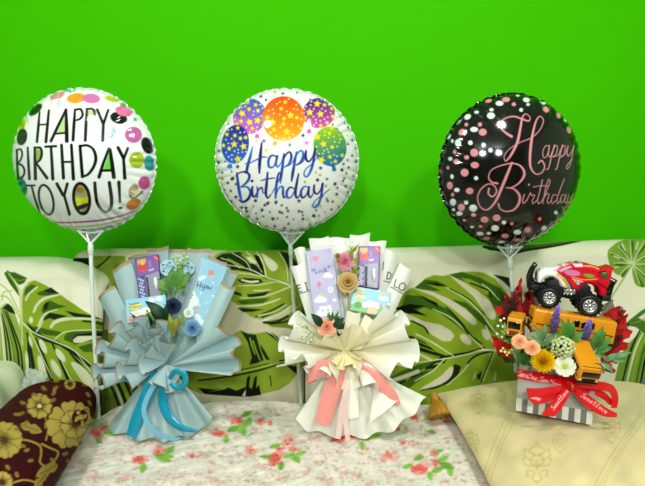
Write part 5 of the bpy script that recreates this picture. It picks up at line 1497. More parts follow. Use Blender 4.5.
# one rolled flap folded up at the front of the skirt
P, S = sheet_quad((376, 372), (388, 372), (398, 402), (370, 424), 1.375, 1.335, .020)
build('paper_flap', *grid(P), paper_w, white_b, rgb=rim_rgb(S, (246, 245, 238), WHT))
P, S = sheet_quad((345, 372), (358, 372), (359, 418), (346, 420), 1.375, 1.340, .014)
build('paper_flap', *grid(P), paper_w, white_b, rgb=rim_rgb(S, (246, 245, 236), WHT))
rib_p = mat('pink_satin', (238, 156, 150), rough=.24, spec=.6, bump=.1, bscale=300, var=.08, vscale=30)
rib_lp = mat('pale_pink_organza', (240, 206, 204), rough=.35, spec=.5, bump=.1, bscale=300, var=.05, vscale=30, alpha=.85)
bow = build('ribbon_bow', *join(grid(strip([(345, 363, 1.375), (332, 366, 1.350), (318, 370, 1.343), (310, 373, 1.352), (309, 375, 1.362), (318, 374, 1.372)], (8, 15, 20, 21, 20, 14), nd=(-.22, 1), cup=.004)),
                                grid(strip([(342, 366, 1.365), (334, 384, 1.352), (328, 404, 1.346), (322.5, 425, 1.342)], (10, 17, 17, 15.5), cup=.006)),
                                grid(strip([(352, 362, 1.378), (366, 370, 1.362), (380, 383, 1.352), (392, 396, 1.346), (399, 405, 1.345)], (9, 14, 13, 11, 4), cup=.004))), rib_p, white_b)
build('ribbon_streamer', *join(grid(strip([(348, 380, 1.352), (343, 404, 1.340), (338, 439, 1.334)], (4, 5.4, 5.4))), grid(strip([(344, 396, 1.342), (345, 416, 1.336), (348, 440, 1.332)], (3, 5, 5)))), rib_lp, bow)

def p_case_l(p):
    PW, L2 = (236, 234, 246), (84, 78, 170)
    p.noise(24, .02, 6)
    p.ell(314.4, 258, 1.8, 1.7, 0, (226, 130, 170)); p.ell(317.2, 257.6, 1.8, 1.7, 0, (226, 130, 170)); p.poly([(312.9, 259), (318.8, 258.4), (316.2, 262)], (226, 130, 170))
    p.ell(329, 251.6, 1.2, 1.2, 0, (226, 150, 180))
    S = lambda pts: p.stroke(pts, .9, L2, aa=.35, smooth=1)
    S([(311.8, 269.4), (312, 271)]); S([(313, 269.2), (313.2, 270.8)])
    S([(314.8, 268.6), (315.4, 273.4), (317.4, 273)])
    p.ell(319.4, 271.4, 1.1, 1.3, 0, L2); p.ell(319.4, 271.4, .5, .7, 0, (196, 188, 226)); p.ell(322.2, 270.9, 1.1, 1.3, 0, L2); p.ell(322.2, 270.9, .5, .7, 0, (196, 188, 226))
    S([(324.4, 267.6), (325, 272.2)]); S([(326.6, 268.8), (324.8, 270.6), (327.2, 271.8)])
    S([(328, 266), (328.2, 267.6)]); S([(329.2, 265.8), (329.4, 267.4)])
    for x, y, q in ((327.6, 275, 3.4), (330.4, 276, 2.6), (325.2, 276, 2.2), (319.6, 299.6, 4), (323.6, 300, 3.4), (316.6, 300.6, 2.8), (320.6, 296.6, 2.6), (325, 311, 6), (320.6, 313, 4), (330, 311.6, 4.4), (321.6, 307.6, 2.2), (329, 306.6, 2.2), (334.4, 300, 2)):
        p.ell(x, y, q, q * .82, 0, PW)
    p.ell(321.6, 295, 1.8, 1.8, 0, (232, 210, 110)); p.ell(319, 284.2, 2.1, 2.4, 0, (224, 120, 140)); p.stroke([(319.2, 286.6), (319.8, 289)], .5, (150, 130, 180))
    p.ell(330.6, 289.6, 3, 3, 0, PW); p.ell(330.6, 289.6, 1.2, 1.2, 0, (196, 188, 222))
    p.ell(322.8, 310.6, .6, .6, 0, L2); p.ell(328, 310, .6, .6, 0, L2)
case = thing('pencil_case', 'lilac pencil case printed with the word Look and clouds in the white bouquet', 'pencil case', at(328, 324, YW(324, .05)))
slab('case_body', ((306.4, 253), (332.6, 249.2), (342, 322), (315, 326)), YW(251, .022), YW(324, .05), .016, .006, .004, (196, 184, 222), glossy_m, case, p_case_l, step=.0012)
slab('clear_sleeve', ((304.4, 251), (335, 246.6), (346, 326), (312, 329)), YW(250, .020), YW(326, .048), .024, .005, .006, (220, 236, 240), sleeve_m, case, step=.006)
stationery('purple stationery set with round badge at the upper right of the white bouquet', ((358.4, 247.2), (380.4, 246.4), (378.6, 290), (357.6, 287)), YW(247, .022), YW(288, .042), 1, (200, 196, 220))
def p_book_w(p):
    p.poly([(352, 286), (391, 293), (390, 306), (351, 300)], (146, 200, 226)); p.poly([(350, 304), (389, 308), (387, 318), (349, 311)], (130, 190, 130))
    for x, y, q, c in ((357, 296, 3.4, (206, 206, 150)), (361, 290.6, 3, (216, 204, 140)), (359.4, 300, 3, (200, 190, 130)), (363, 297, 2.4, (220, 214, 170)), (382, 298, 3.6, (238, 240, 240)), (386, 299, 2.6, (238, 240, 240)), (383, 295, 2, (230, 190, 70)), (370, 304, 4.4, (240, 236, 240)), (376, 305.6, 4.4, (238, 214, 224)), (365, 305, 3.4, (236, 230, 236)),
                       (384, 313, 4, (110, 180, 90)), (358, 305, 4, (90, 160, 80)), (372, 311, 5, (226, 190, 160)), (379, 290.8, 1.6, (240, 240, 240))):
        p.ell(x, y, q, q * .8, 0, c)
    p.stroke([(355.6, 290), (361.6, 291.4)], 1, (170, 150, 60)); p.stroke([(358, 293.4), (364, 294.6)], .9, (170, 150, 60)); p.ell(380.6, 306, 1.3, 1.5, 0, (220, 80, 90)); p.ell(380.6, 306, .6, .7, 0, (240, 230, 230))
book('small pale blue landscape notebook in the white bouquet, below the purple stationery set', ((352.6, 286.6), (390.6, 293.6), (387.4, 318), (349.6, 311)), YW(290, .056), YW(314, .066), p_book_w)
g_w = 'artificial flowers in the white bouquet'
rose_thing('peony_bloom', 'round pink peony beside the lilac pencil case', 345.5, 261.5, YW(262, .055), 8.6, (222, 120, 154), (240, 168, 192), seed=11, group=g_w, stem_to=(347, 296, YW(296, .05)), layers=((6, .95, .95, 1.1), (5, .8, 1.15, 1), (4, .55, 1.25, .9), (3, .3, 1.3, .9)))
rose_thing('dried_rose', 'tan dried-look rose in the middle of the white bouquet', 348, 282, YW(282, .09), 9.2, (150, 110, 60), (206, 178, 122), seed=12, group=g_w, stem_to=(348.6, 316, YW(316, .06)), layers=((6, 1.05, .5, 1.1), (5, .7, .7, 1), (3, .4, .9, .9)), frill=.08, leaf_mat=olive_m)
spray_thing('gold_sprig', 'olive and gold feathery sprig between the pink peony and the purple stationery set', [[(352, 292), (353, 276), (352, 258), (350, 246)], [(353, 276), (357, 262), (358, 252)], [(353, 282), (349, 272), (347, 268)]],
            [(353, 270 - 6 * k, 353 + (6 if k % 2 else -5), 262 - 6 * k, 1.6) for k in range(4)] + [(354, 280, 360, 268, 2), (352, 286, 345, 272, 1.8), (353, 276, 358, 262, 1.8), (352, 262, 352, 246, 1.2)], YW(270, .050), olive_m, group=g_w, berries=[(353.6, 262, 1.4), (355, 268, 1.4), (352, 257, 1.3)], berry_col=(206, 184, 110))
spray_thing('pale_sprig', 'thin pale yellow sprig rising to the top of the white bouquet', [[(350, 262), (348, 250), (345, 241)], [(350, 260), (352, 248), (352, 241)], [(350, 258), (356, 248), (360, 243)]], [(349, 254, 345, 250, .9), (351, 250, 354, 246, .9), (350, 254, 354, 254, .8)], YW(252, .034), mat('sprig_yellow', (206, 206, 140), rough=.6, bump=.1, bscale=200, var=.1), group=g_w, cat='flower', stem_r=.0008)
rose_thing('rose_bud', 'small tan bud left of the pink peony', 337.8, 256.5, YW(256, .085), 3.6, (150, 110, 80), (196, 160, 124), seed=14, group=g_w, stem_to=(342, 290, YW(290, .045)), layers=((4, .9, .9, 1), (3, .6, 1.2, 1), (3, .3, 1.4, 1)), leaf_mat=olive_m)
rose_thing('fabric_rose', 'peach rose at the front of the white bouquet, below the lilac pencil case', 327, 327, 1.352, 8.8, (214, 120, 92), (240, 184, 158), seed=15, group=g_w, stem_to=(334, 346, 1.38), leaf_mat=dark_green_m, leaves=((322, 326, 311, 313.5, 4.4), (334, 330, 344, 317, 4.2), (338, 336, 345, 322, 2.8)))
spray_thing('green_filler', 'fine green filler leaves above the peach rose', [[(334, 332), (332, 322), (329, 313)], [(332, 324), (337, 318), (338, 311)]], [(332, 322, 327, 313, 1.5), (332, 320, 333, 310.6, 1.5), (334, 320, 339, 312, 1.5), (331, 316, 326, 317, 1.2), (336, 320, 341, 316, 1.3)], 1.365, green_m, group=g_w, berries=[(328.6, 312.4, 1.1), (338.4, 310.4, 1.1), (333, 310, 1.1), (336, 313, 1)], berry_col=(176, 200, 96))
spray_thing('baby_breath_sprig', 'pale yellow baby breath at the left of the white bouquet', [[(322, 338), (310, 331), (299, 324)], [(312, 332), (306, 337), (300, 336)], [(314, 334), (312, 341), (308, 343)]], [(308, 329, 304, 324, .9), (312, 337, 307, 340, .9)], 1.345, pale_green_m, group=g_w,
            berries=[(298.4, 323.4, 1.3), (301, 326, 1.2), (304, 322.6, 1.1), (296.6, 327, 1.1), (306, 330, 1.2), (299.6, 336.4, 1.2), (304, 338, 1.1), (308, 343, 1.2), (311.6, 340, 1.1), (302, 330, 1)], berry_col=(230, 232, 180), cat='flower')
rose_thing('rose_bud', 'pale peach bud peeking between the cream folds, left of its pink neighbour', 355, 318.5, 1.43, 4.6, (232, 160, 130), (240, 196, 170), seed=16, group=g_w, stem_to=(352, 342, 1.43), layers=((4, .9, .9, 1), (3, .6, 1.2, 1), (3, .3, 1.4, 1)))
rose_thing('rose_bud', 'pale pink bud peeking out under the right end of the small notebook in white bouquet', 383.5, 319, 1.44, 4.4, (226, 160, 160), (238, 204, 200), seed=17, group=g_w, stem_to=(372, 342, 1.43), layers=((4, .9, .9, 1), (3, .6, 1.2, 1), (3, .3, 1.4, 1)))
# ================================================================== FLOWER BOX WITH TOYS
FBL, FBR, FTL = at(515.5, 415, 1.29), at(592, 430, 1.215), at(519, 361, 1.297)
bx = FBR - FBL
BW = np.linalg.norm(bx)
bx /= BW
bz = FTL - FBL
bz = bz - bx * (bz @ bx)
BH = np.linalg.norm(bz)
bz /= BH
bd = np.cross(bz, bx)
BD = .13
BO = FBL + np.array([0, 0, .013])
box = thing('gift_box', 'grey flower box with white striped base and red ribbon bow, standing on the gold pillow', 'box', BO + bx * BW / 2 + bd * BD / 2)
def bl(u, v, w):
    return BO + np.asarray(u)[..., None] * bx * BW + np.asarray(v)[..., None] * bz * BH + np.asarray(w)[..., None] * bd * BD
def boxface(kind, nu, nv):
    a, b = np.meshgrid(np.linspace(0, 1, nu), np.linspace(0, 1, nv), indexing='ij')
    z = 0 * a
    if kind == 'f':
        return bl(a, b, z - 0), a, b
    if kind == 'k':
        return bl(1 - a, b, z + 1), a, b
    if kind == 'l':
        return bl(z, b, 1 - a), a, b
    if kind == 'r':
        return bl(z + 1, b, a), a, b
    return bl(a, z, 1 - b), a, b
Vs, rg_ = [], []
for kd, nu, nv in (('f', 160, 110), ('l', 60, 60), ('r', 40, 40), ('k', 20, 20), ('b', 8, 8)):
    P, a, b = boxface(kd, nu, nv)
    Vs.append(grid(P))
    c = np.tile(np.array((172, 172, 168.)), (a.size, 1))
    a, b = a.ravel(), b.ravel()
    k = (np.floor(a * 13 + (0 if kd == 'f' else 1)) % 2 == 0) & (b < .235)
    if kd != 'b':
        c[b < .235] = (128, 128, 128)
        c[k] = (222, 222, 216)
        if kd == 'l':
            c[(np.floor(b * 16) % 2 == 0) & (a > .86)] = (60, 60, 60)
    rg_.append(c)
V, Fs = join(*Vs)
build('box_body', V, Fs, mat('box_card', None, rough=.6, spec=.3, var=.03, vscale=60, bump=.08, bscale=300), box, rgb=np.concatenate(rg_), smooth=False)

# red satin ribbon with white script
LET = {'S': [[(.9, .1), (.5, 0), (.25, .2), (.6, .5), (.7, .8), (.3, 1), (0, .85)]], 'w': [[(0, .45), (.15, 1), (.4, .5), (.55, 1), (.85, .45)]], 'e': [[(.1, .75), (.6, .6), (.4, .42), (.1, .7), (.3, 1), (.75, .8)]],
       't': [[(.4, .05), (.3, .9), (.6, .95)], [(.1, .4), (.7, .38)]], 'l': [[(.1, .9), (.55, .2), (.4, 0), (.3, .85), (.6, .95)]], 'o': [[(.4, .45), (.1, .75), (.4, 1), (.65, .7), (.4, .45), (.8, .55)]], 'v': [[(0, .45), (.3, 1), (.7, .42)]]}
def script_word(p, word, x0, y0, x1, y1, h, col, w=.75):
    d = np.array([x1 - x0, y1 - y0], float)
    L = np.linalg.norm(d)
    d /= L
    nrm2 = np.array([-d[1], d[0]])
    adv = L / len(word)
    for i, ch in enumerate(word):
        for s in LET[ch]:
            pts = [np.array([x0, y0]) + d * adv * (i + u * 1.05 + (.5 - v) * .25) + nrm2 * h * (v - .5) for u, v in s]
            p.stroke(pts, w, col, aa=.35, smooth=5, alpha=.9)
red_sat = mat('red_satin', None, rough=.28, spec=.6, var=.05, vscale=40, bump=.06, bscale=300)
RD = (224, 26, 38)
def strip_n(path, width, nd, nu=20, n=24, tilt=0.0, cup=0.0):
    P = np.array(path, float)
    wd = np.broadcast_to(np.asarray(width, float), (len(P),))
    q = crom(np.column_stack([P, wd]), n)
    nd = np.asarray(nd, float)
    if nd.ndim == 1:
        nd = np.tile(nd, (len(P), 1))
    nd = crom(nd, n)
    nd = nd / np.linalg.norm(nd, axis=1)[:, None]
    u = np.linspace(-.5, .5, nu)
    return at(q[:, 0, None] + nd[:, 0, None] * q[:, 3, None] * u, q[:, 1, None] + nd[:, 1, None] * q[:, 3, None] * u, q[:, 2, None] + tilt * u + cup * (u * 2) ** 2)
def red_strip(name, P, parent, words=()):
    V, Fs = grid(P)
    qx, qy = proj(V)
    p = Paint(qx, qy, RD)
    for w in words:
        script_word(p, 'Sweetlove', *w, (246, 226, 226))
    return build(name, V, Fs, red_sat, parent, rgb=p.rgb)
def fy(px_, off=.004):      # depth of the box front along the ribbon
    k = (px_ - 515.5) / (592 - 515.5)
    return 1.293 + (1.219 - 1.293) * k - off
n = 40
Pb_ = []
for k in np.linspace(-.012, 1.012, 46):
    Pb_.append([bl(np.array(k), np.array(.60 + .175 * j), np.array(-.03)) for j in np.linspace(0, 1, 20)])
band = red_strip('ribbon_band', np.array(Pb_), box, [(518.5, 373.2, 538, 378.2, 5.6), (540, 378.8, 562, 385, 5.6)])
Pside = np.array([[bl(np.array(-.014), np.array(.60 + .175 * j), np.array(k)) for j in np.linspace(0, 1, 6)] for k in np.linspace(-.03, 1, 12)])
red_strip('ribbon_band', Pside, box)
KN = (571.5, 386.5)
kY = fy(571, .022)
bow = red_strip('ribbon_bow', strip_n([(571, 386, kY), (556, 389, kY - .022), (540, 392, kY - .018), (529, 393, kY - .006), (527.6, 394, kY + .004), (534, 394, kY + .010), (550, 391, kY + .010), (569, 388, kY + .004)], (4, 6, 8, 10, 9, 8, 6, 4), (.25, 1)), box, [])
red_strip('bow_loop', strip_n([(571, 387, kY - .002), (556, 394, kY - .014), (542, 398, kY - .016), (532, 398, kY - .008), (527.8, 395, kY)], (4, 8, 11, 12, 11), (.3, 1)), bow, [(530, 396, 541, 399, 4)])
red_strip('bow_tail', strip_n([(570, 388, kY - .008), (563, 397, kY - .016), (556, 406, kY - .018), (548, 416, kY - .016)], (5, 10, 12, 13), [(1, .5), (.9, .5), (.9, .45), (1, .1)]), bow, [(552, 409, 567.5, 389.5, 4.6)])
red_strip('bow_loop', strip_n([(573, 386, kY), (586, 384.5, kY - .016), (600, 386, kY - .02), (611, 389, kY - .012), (615, 398, kY - .004), (614, 408, kY - .006)], (4, 8, 9, 8, 7, 6), [(0, 1), (0, 1), (.1, 1), (-.7, 1), (-1, .2), (-1, 0)]), bow)
red_strip('bow_loop', strip_n([(573, 387, kY + .004), (590, 390, kY + .006), (604, 396, kY + .004), (612, 404, kY)], (4, 7, 7, 5), [(0, 1), (-.1, 1), (-.3, 1), (-.8, .6)]), bow)
red_strip('bow_tail', strip_n([(573, 388.5, kY - .006), (582, 396, kY - .016), (593, 405, kY - .022), (605, 412, kY - .02), (617, 415.5, kY - .014)], (5, 10, 11, 9, 4), [(-.5, 1), (-.6, 1), (-.5, 1), (-.3, 1), (-.1, 1)]), bow, [(582, 394.5, 608, 412.5, 4.6)])
red_strip('knot', grid_ := strip_n([(567, 385.6, kY - .010), (572, 386.5, kY - .026), (577, 388, kY - .010)], (7, 8, 7), (.1, 1)), bow)
build('knot_tie', *ball(at(572.5, 386.5, kY - .03), (.003, .003, .005), 6), mat('gold_clip', (206, 160, 50), rough=.3, metal=.8, bump=.02, bscale=50), bow)

# foam that carries the flowers and toys
foam_o = bl(np.array(.04), np.array(.05), np.array(.05))
fm = build('floral_foam', *frame_box(foam_o, bx * BW * .92, bd * BD * .9, bz * BH * 1.12, bev=.006), mat('dark_foam', (36, 44, 30), rough=.95, bump=.6, bscale=300, var=.3, vscale=100), origin=foam_o)
tag(fm, 'dark green foam block filling the grey flower box under the blooms', 'foam')

# ---- toys
yel = mat('toy_yellow', (226, 150, 28), rough=.32, spec=.5, coat=.2, bump=.03, bscale=60, var=.03)
blk = mat('toy_black', (20, 20, 22), rough=.45, spec=.5, bump=.15, bscale=200, var=.1)
dkgl = mat('dark_glass', (16, 18, 20), rough=.12, spec=.6, bump=.01, bscale=30)
chrome = mat('silver_plastic', (196, 198, 198), rough=.25, metal=.85, bump=.03, bscale=80)
def prism(poly, w, bev, o, fx, fyv, fz):
    """side profile (x, z) extruded across y by width w, rounded"""
    bm = bmesh.new()
    vs = [bm.verts.new((x, -w / 2, z)) for x, z in poly]
    f = bm.faces.new(vs)
    ex = bmesh.ops.extrude_face_region(bm, geom=[f])
    for e in ex['geom']:
        if isinstance(e, bmesh.types.BMVert):
            e.co.y += w
    bmesh.ops.recalc_face_normals(bm, faces=list(bm.faces))
    if bev:
        bmesh.ops.bevel(bm, geom=list(bm.edges), offset=bev, segments=3, profile=.5, affect='EDGES')
    V = np.array([v.co[:] for v in bm.verts])
    Fs = [[v.index for v in q.verts] for q in bm.faces]
    bm.free()
    M = np.array([fx, fyv, fz])
    return np.asarray(o) + V @ M, Fs
def wheel(parent, c, ax, R, W, rim=True, lugs=0):
    prof = [(R * .55, -W / 2), (R * .9, -W / 2), (R, -W * .32), (R, W * .32), (R * .9, W / 2), (R * .62, W / 2), (R * .58, W * .36), (0, W * .36)]
    ms = [lathe([(0, -W * .5)] + prof, 28, c, ax)]
    a = nrm(np.cross(ax, (0, 0, 1)))
    b = np.cross(ax, a)
    for k in range(lugs):
        t = 2 * math.pi * k / lugs
        for sgn in (-1, 1):
            tt = t + sgn * math.pi / lugs / 2
            d = math.cos(tt) * a + math.sin(tt) * b
            s = -math.sin(tt) * a + math.cos(tt) * b
            ms.append(frame_box(np.asarray(c) + d * R * .97 - s * R * .08 + ax * (W * .06 if sgn > 0 else -W * .5), s * R * .16, ax * W * .44, d * R * .10, bev=R * .015, nb=1))
    w_ = build('wheel', *join(*ms), blk, parent)
    if rim:
        r = R * .60
        ms = [lathe([(r, W * .36), (r, W * .47), (r * .86, W * .48), (r * .80, W * .39), (0, W * .385)], 28, c, ax), lathe([(r * .32, W * .38), (r * .30, W * .50), (r * .12, W * .53), (0, W * .53)], 16, c, ax)]
        for k in range(8 if lugs else 5):
            t = 2 * math.pi * k / (8 if lugs else 5)
            d = math.cos(t) * a + math.sin(t) * b
            s = -math.sin(t) * a + math.cos(t) * b
            ms.append(frame_box(np.asarray(c) + d * r * .2 - s * r * .10 + ax * W * .38, d * r * .66, s * r * .20, ax * W * .085, bev=r * .03, nb=1))
        build('hub_rim', *join(*ms), chrome, w_)
    return w_
def frame(fwd, up):
    fwd = nrm(fwd)
    l = nrm(np.cross(up, fwd))
    return fwd, l, np.cross(fwd, l)
def toy_bus(label, o, fwd, up, L, W, H, windows=4, mark=False, wheels=True, shown=None, square=False, group='yellow toy buses'):
    """o: middle of the lower front edge; the bus runs back along -fwd"""
    fx, fl, fz = frame(fwd, up)
    t = thing('toy_bus', label, 'toy bus', o - fx * L / 2, group)
    body = [(0, .14 * H), (0, .50 * H), (-.03 * L, .84 * H), (-.08 * L, .96 * H), (-.14 * L, H), (-.95 * L, H), (-L, .93 * H), (-L, .14 * H)]
    if square:
        body = [(0, .10 * H), (0, H), (-L, H), (-L, .10 * H)]
    build('body', *prism(body, W, min(W, H) * .09, o, fx, fl, fz), yel, t)
    P = lambda x, y, z: o + fx * x + fl * y + fz * z
    # windscreen, grille, lamps and bumper on the front
    e = .0012
    n_ = nrm(np.array([.30 * H, .05 * L]))
    ws0, ws1 = P(-.004 * L + e, -W * .40, .53 * H), P(-.028 * L + e, -W * .40, .82 * H)
    build('windscreen', *frame_box(ws0, fl * W * .80, ws1 - ws0, fx * .0012, bev=.0004, nb=1), dkgl, t)
    g = [frame_box(P(e * .4, -W * .30, z * H), fl * W * .60, fz * H * .035, fx * .0014, bev=.0003, nb=1) for z in (.24, .31, .38)]
    build('grille', *join(*g), blk, t)
    for s in (-1, 1):
        build('headlamp', *lathe([(0, .002), (W * .05, .0018), (W * .06, 0)], 12, P(.0004, s * W * .38, .32 * H), fx), mat('lamp_white', (226, 220, 196), rough=.2, bump=.01, bscale=30), t)
    build('bumper', *frame_box(P(-.002, -W * .48, .11 * H), fl * W * .96, fz * H * .08, fx * .005, bev=.001, nb=2), blk, t)
    for s in (-1, 1):
        for k in (shown or range(windows)):
            x0 = -L * (.14 + .80 * k / windows)
            y0 = s * (W / 2 + .0002) - (0 if s > 0 else .0010)
            build('side_window', *frame_box(P(x0 - L * .80 / windows * .74, y0, .56 * H), fx * L * .80 / windows * .74, fl * .0010, fz * .26 * H, bev=.0003, nb=1), dkgl, t)
        build('side_stripe', *frame_box(P(-L * .97, s * (W / 2 + .0002) - (0 if s > 0 else .0008), .42 * H), fx * L * .92, fl * .0008, fz * .03 * H), blk, t)
    if wheels:
        for x in (-.20 * L, -.80 * L):
            for s in (-1, 1):
                wheel(t, P(x, s * W * .46, .13 * H), fl * s, H * .16, W * .16)
    if mark:
        q = [P(-.13 * L + .011 * math.cos(a), .3 * W + .010 * math.sin(a), H + .0008) for a in np.linspace(.2, 3.6, 14)]
        build('roof_marking', *tube(np.array(q), .0009, 6), blk, t)
    return t
UPV = np.array([0, 0, 1.])
# long bus lying across the back
o = at(528, 333, 1.325)
e2 = at(611, 347.5, 1.285)
fx_ = o - e2
toy_bus('long yellow toy bus lying crosswise, right under the wheels of the monster truck', o + np.array([.02, .03, 0]) * 0 + np.array([.012, .031, 0]), fx_, UPV + np.array([0, -.02, 0]), np.linalg.norm(fx_), .062, .070, windows=9, wheels=False, shown=(4, 5, 6), square=True)
# small bus at the left
toy_bus('small yellow toy bus at the left of the flower box, behind the peach carnations', at(513, 340.5, 1.262), np.array([-.50, -.86, -.06]), UPV + np.array([0, -.1, 0]), .068, .038, .062, windows=3)
# bus nosing down at the right
p1, p0 = at(585.5, 384.5, 1.180), at(571, 352, 1.272)
toy_bus('yellow toy bus nosing down over the box rim, right of the white daisy', p1, p1 - p0, UPV + np.array([.1, -.55, 0]), np.linalg.norm(p1 - p0) * 1.0, .054, .052, windows=4, mark=True)

# ---- monster truck
s_ = 1.355 / F
TEX = nrm(np.array([.95, -.30, 0]))
TED = np.array([-TEX[1], TEX[0], 0])
TO = at(568, 298.7, 1.345)
def TP(x, y, d=0.0):
    return TO + TEX * (np.asarray(x) - 568)[..., None] * .86 * s_ / TEX[0] + np.array([0, 0, 1.]) * (300 - np.asarray(y))[..., None] * s_ + TED * np.asarray(d)[..., None] if np.ndim(x) else TO + TEX * (x - 568) * .86 * s_ / TEX[0] + np.array([0, 0, (300 - y) * s_]) + TED * d
truck = thing('toy_monster_truck', 'white and red toy monster truck with big black wheels on top of the flower box', 'toy truck', TP(568, 312, .04))
cr = [(105, 195), (103, 165), (106, 138), (122, 118), (150, 104), (215, 97), (250, 88), (300, 72), (335, 64), (400, 62), (450, 70), (490, 80), (520, 88), (545, 98), (562, 110), (566, 180), (556, 262), (514, 262), (508, 232), (486, 206), (448, 192), (412, 200), (392, 222), (378, 240), (330, 236), (272, 222), (252, 208), (238, 178), (200, 158), (160, 164), (138, 188), (128, 205)]
pr = np.array([(520 + a / 6.45, 255 + b / 6.45) for a, b in cr])
loc = np.stack([(pr[:, 0] - 568) * .86 * s_ / TEX[0], (300 - pr[:, 1]) * s_], -1)
prof2 = crom(np.vstack([loc, loc[:1]]), 3)[:-1]
Vn, Fn, _ = plate(prof2, TO + TED * .041, TEX, np.array([0, 0, 1.]), -TED, .037, .0011, .010, closed=False)
Vo, Fo, _ = plate(prof2 * (-1, 1), TO + TED * .041, -TEX, np.array([0, 0, 1.]), TED, .037, .0022, .010, closed=False)
V, Fs = join((Vn, Fn), (Vo, Fo))
qx, qy = proj(V)
# paint by profile position so both flanks carry the same colours
rel = V - TO
lx, lz = 568 + (rel @ TEX) * TEX[0] / s_ / .86, 300 - rel[:, 2] / s_
p = Paint(lx, lz, (240, 240, 243))
c2 = lambda pts: [(520 + a / 6.45, 255 + b / 6.45) for a, b in pts]
p.poly(c2([(228, 118), (255, 92), (335, 60), (440, 60), (520, 80), (580, 100), (580, 280), (500, 280), (440, 190), (395, 225), (360, 240), (320, 190), (270, 140)]), (206, 24, 48))
p.poly(c2([(240, 128), (270, 140), (320, 190), (362, 245), (330, 240), (290, 185), (255, 150)]), (18, 18, 20))
p.stroke(c2([(232, 138), (262, 158), (292, 196), (305, 225)]), 2.2, (232, 190, 40)); p.stroke(c2([(250, 138), (285, 165), (318, 210), (330, 235)]), 1.0, (240, 236, 230))
p.stroke(c2([(200, 150), (240, 170), (268, 205)]), 2.0, (226, 178, 206), alpha=.8)
p.poly(c2([(238, 112), (268, 92), (318, 76), (330, 86), (290, 104), (262, 120)]), (214, 168, 188)); p.stroke(c2([(215, 112), (240, 100), (270, 84)]), .9, (206, 60, 90))
p.ell(*c2([(332, 122)])[0], 8.4, 3.2, 6, (206, 128, 168)); p.ell(*c2([(440, 136)])[0], 6, 2.0, 8, (120, 168, 60))
p.poly(c2([(330, 62), (400, 60), (400, 80), (350, 84)]), (220, 206, 212)); p.stroke(c2([(410, 74), (460, 76), (500, 90)]), 1.2, (214, 190, 120))
p.stroke(c2([(330, 150), (400, 162), (470, 158), (510, 150)]), .9, (236, 206, 90)); p.stroke(c2([(336, 164), (360, 168), (400, 176)]), 1.0, (238, 230, 226))
p.ell(*c2([(372, 186)])[0], 2, 1.8, 0, (150, 190, 220)); p.ell(*c2([(352, 178)])[0], 1.4, 1, 0, (230, 160, 60)); p.ell(*c2([(540, 182)])[0], 1.6, 1.8, 0, (240, 240, 240))
build('body', V, Fs, mat('truck_paint', None, rough=.5, spec=.15, bump=.01, bscale=50, var=.01), truck, rgb=p.rgb)
build('chassis', *prism([(-.054, -.002), (-.054, .036), (-.03, .046), (.044, .038), (.058, .026), (.058, -.016), (.02, -.014), (-.02, -.006)], .062, .002, TP(568, 297, .039), TEX, TED, UPV), blk, truck)
build('engine_block', *join(frame_box(TP(563.5, 295.5, -.001), TEX * .030, TED * .012, UPV * .014, bev=.002), *[tube([TP(563.5 + 3.6 * k, 296, -.003), TP(565 + 3.6 * k, 290, -.003)], .0016, 8) for k in range(3)]), chrome, truck)
for x, y, r in ((548.2, 299.2, 10.4), (588.9, 305.0, 11.0)):
    wheel(truck, TP(x, y, -.004), -TED, r * s_, .030, lugs=16)
    wheel(truck, TP(x, y, .086), TED, r * s_, .030, lugs=16)
    build('axle', *tube([TP(x, y, .01), TP(x, y, .074)], .004, 8), blk, truck)
for bar in (dict(a=[(537, 292), (529, 290), (527.4, 284), (530, 275), (535, 267.4)], b=[(540, 286), (533, 284), (529.6, 279)]), dict(a=[(602, 299), (608, 299), (610.6, 294), (612.4, 286), (615.4, 280)], b=[(604, 293), (609, 292), (611.6, 289)])):
    ms = []
    for d in (.008, .070):
        ms += [tube(crom([TP(x, y, d) for x, y in bar['a']], 5), .0022, 8), tube(crom([TP(x, y, d) for x, y in bar['b']], 5), .002, 8)]
    for i in (1, 2, 3, 4):
        ms.append(tube([TP(*bar['a'][i], .008), TP(*bar['a'][i], .070)], .0019, 8))
    x0, y0 = bar['a'][0]
    ms.append(frame_box(TP(min(x0, bar['a'][1][0]), y0 + 2, .006), TEX * 8 * s_, TED * .066, UPV * 6 * s_, bev=.002))
    fill = [(527.2, 293), (526.6, 284), (530.4, 273), (534.6, 268.4), (531.6, 277), (533, 286), (540, 289), (540, 294)] if x0 < 568 else [(602, 298), (602, 292), (608, 290), (612, 284), (615, 280.6), (613.4, 287), (611, 294), (607, 299)]
    ms.append(prism([((x - 568) * .86 * s_ / TEX[0], (299 - y) * s_) for x, y in fill], .054, .0012, TO + TED * .039, TEX, TED, UPV))
    build('bumper', *join(*ms), blk, truck)
build('rear_spoiler', *join(frame_box(TP(597, 272, -.002), nrm(TP(610, 266.4, 0) - TP(597, 270, 0)) * .040, TED * .080, UPV * .003, bev=.001), *[prism([((x - 568) * .86 * s_ / TEX[0], (299 - y) * s_) for x, y in ((596, 281), (598, 273), (604, 269.6), (610.6, 265.4), (609, 276), (606.6, 286))], .004, .0008, TO + TED * d, TEX, TED, UPV) for d in (.000, .076)]), mat('spoiler_red', (206, 28, 48), rough=.45, spec=.2, bump=.01, bscale=40), truck)
build('spoiler_sticker', *frame_box(TP(599, 277, -.0045), TEX * .017, TED * .001, UPV * .015, bev=.0004, nb=1), mat('sticker_green', (70, 96, 40), rough=.3, bump=.02, bscale=90, var=.5, vscale=300), truck)
rl = build('roof_lamp', *ball(TP(577, 264.6, .03), (.008, .008, .006), 10), chrome, truck)
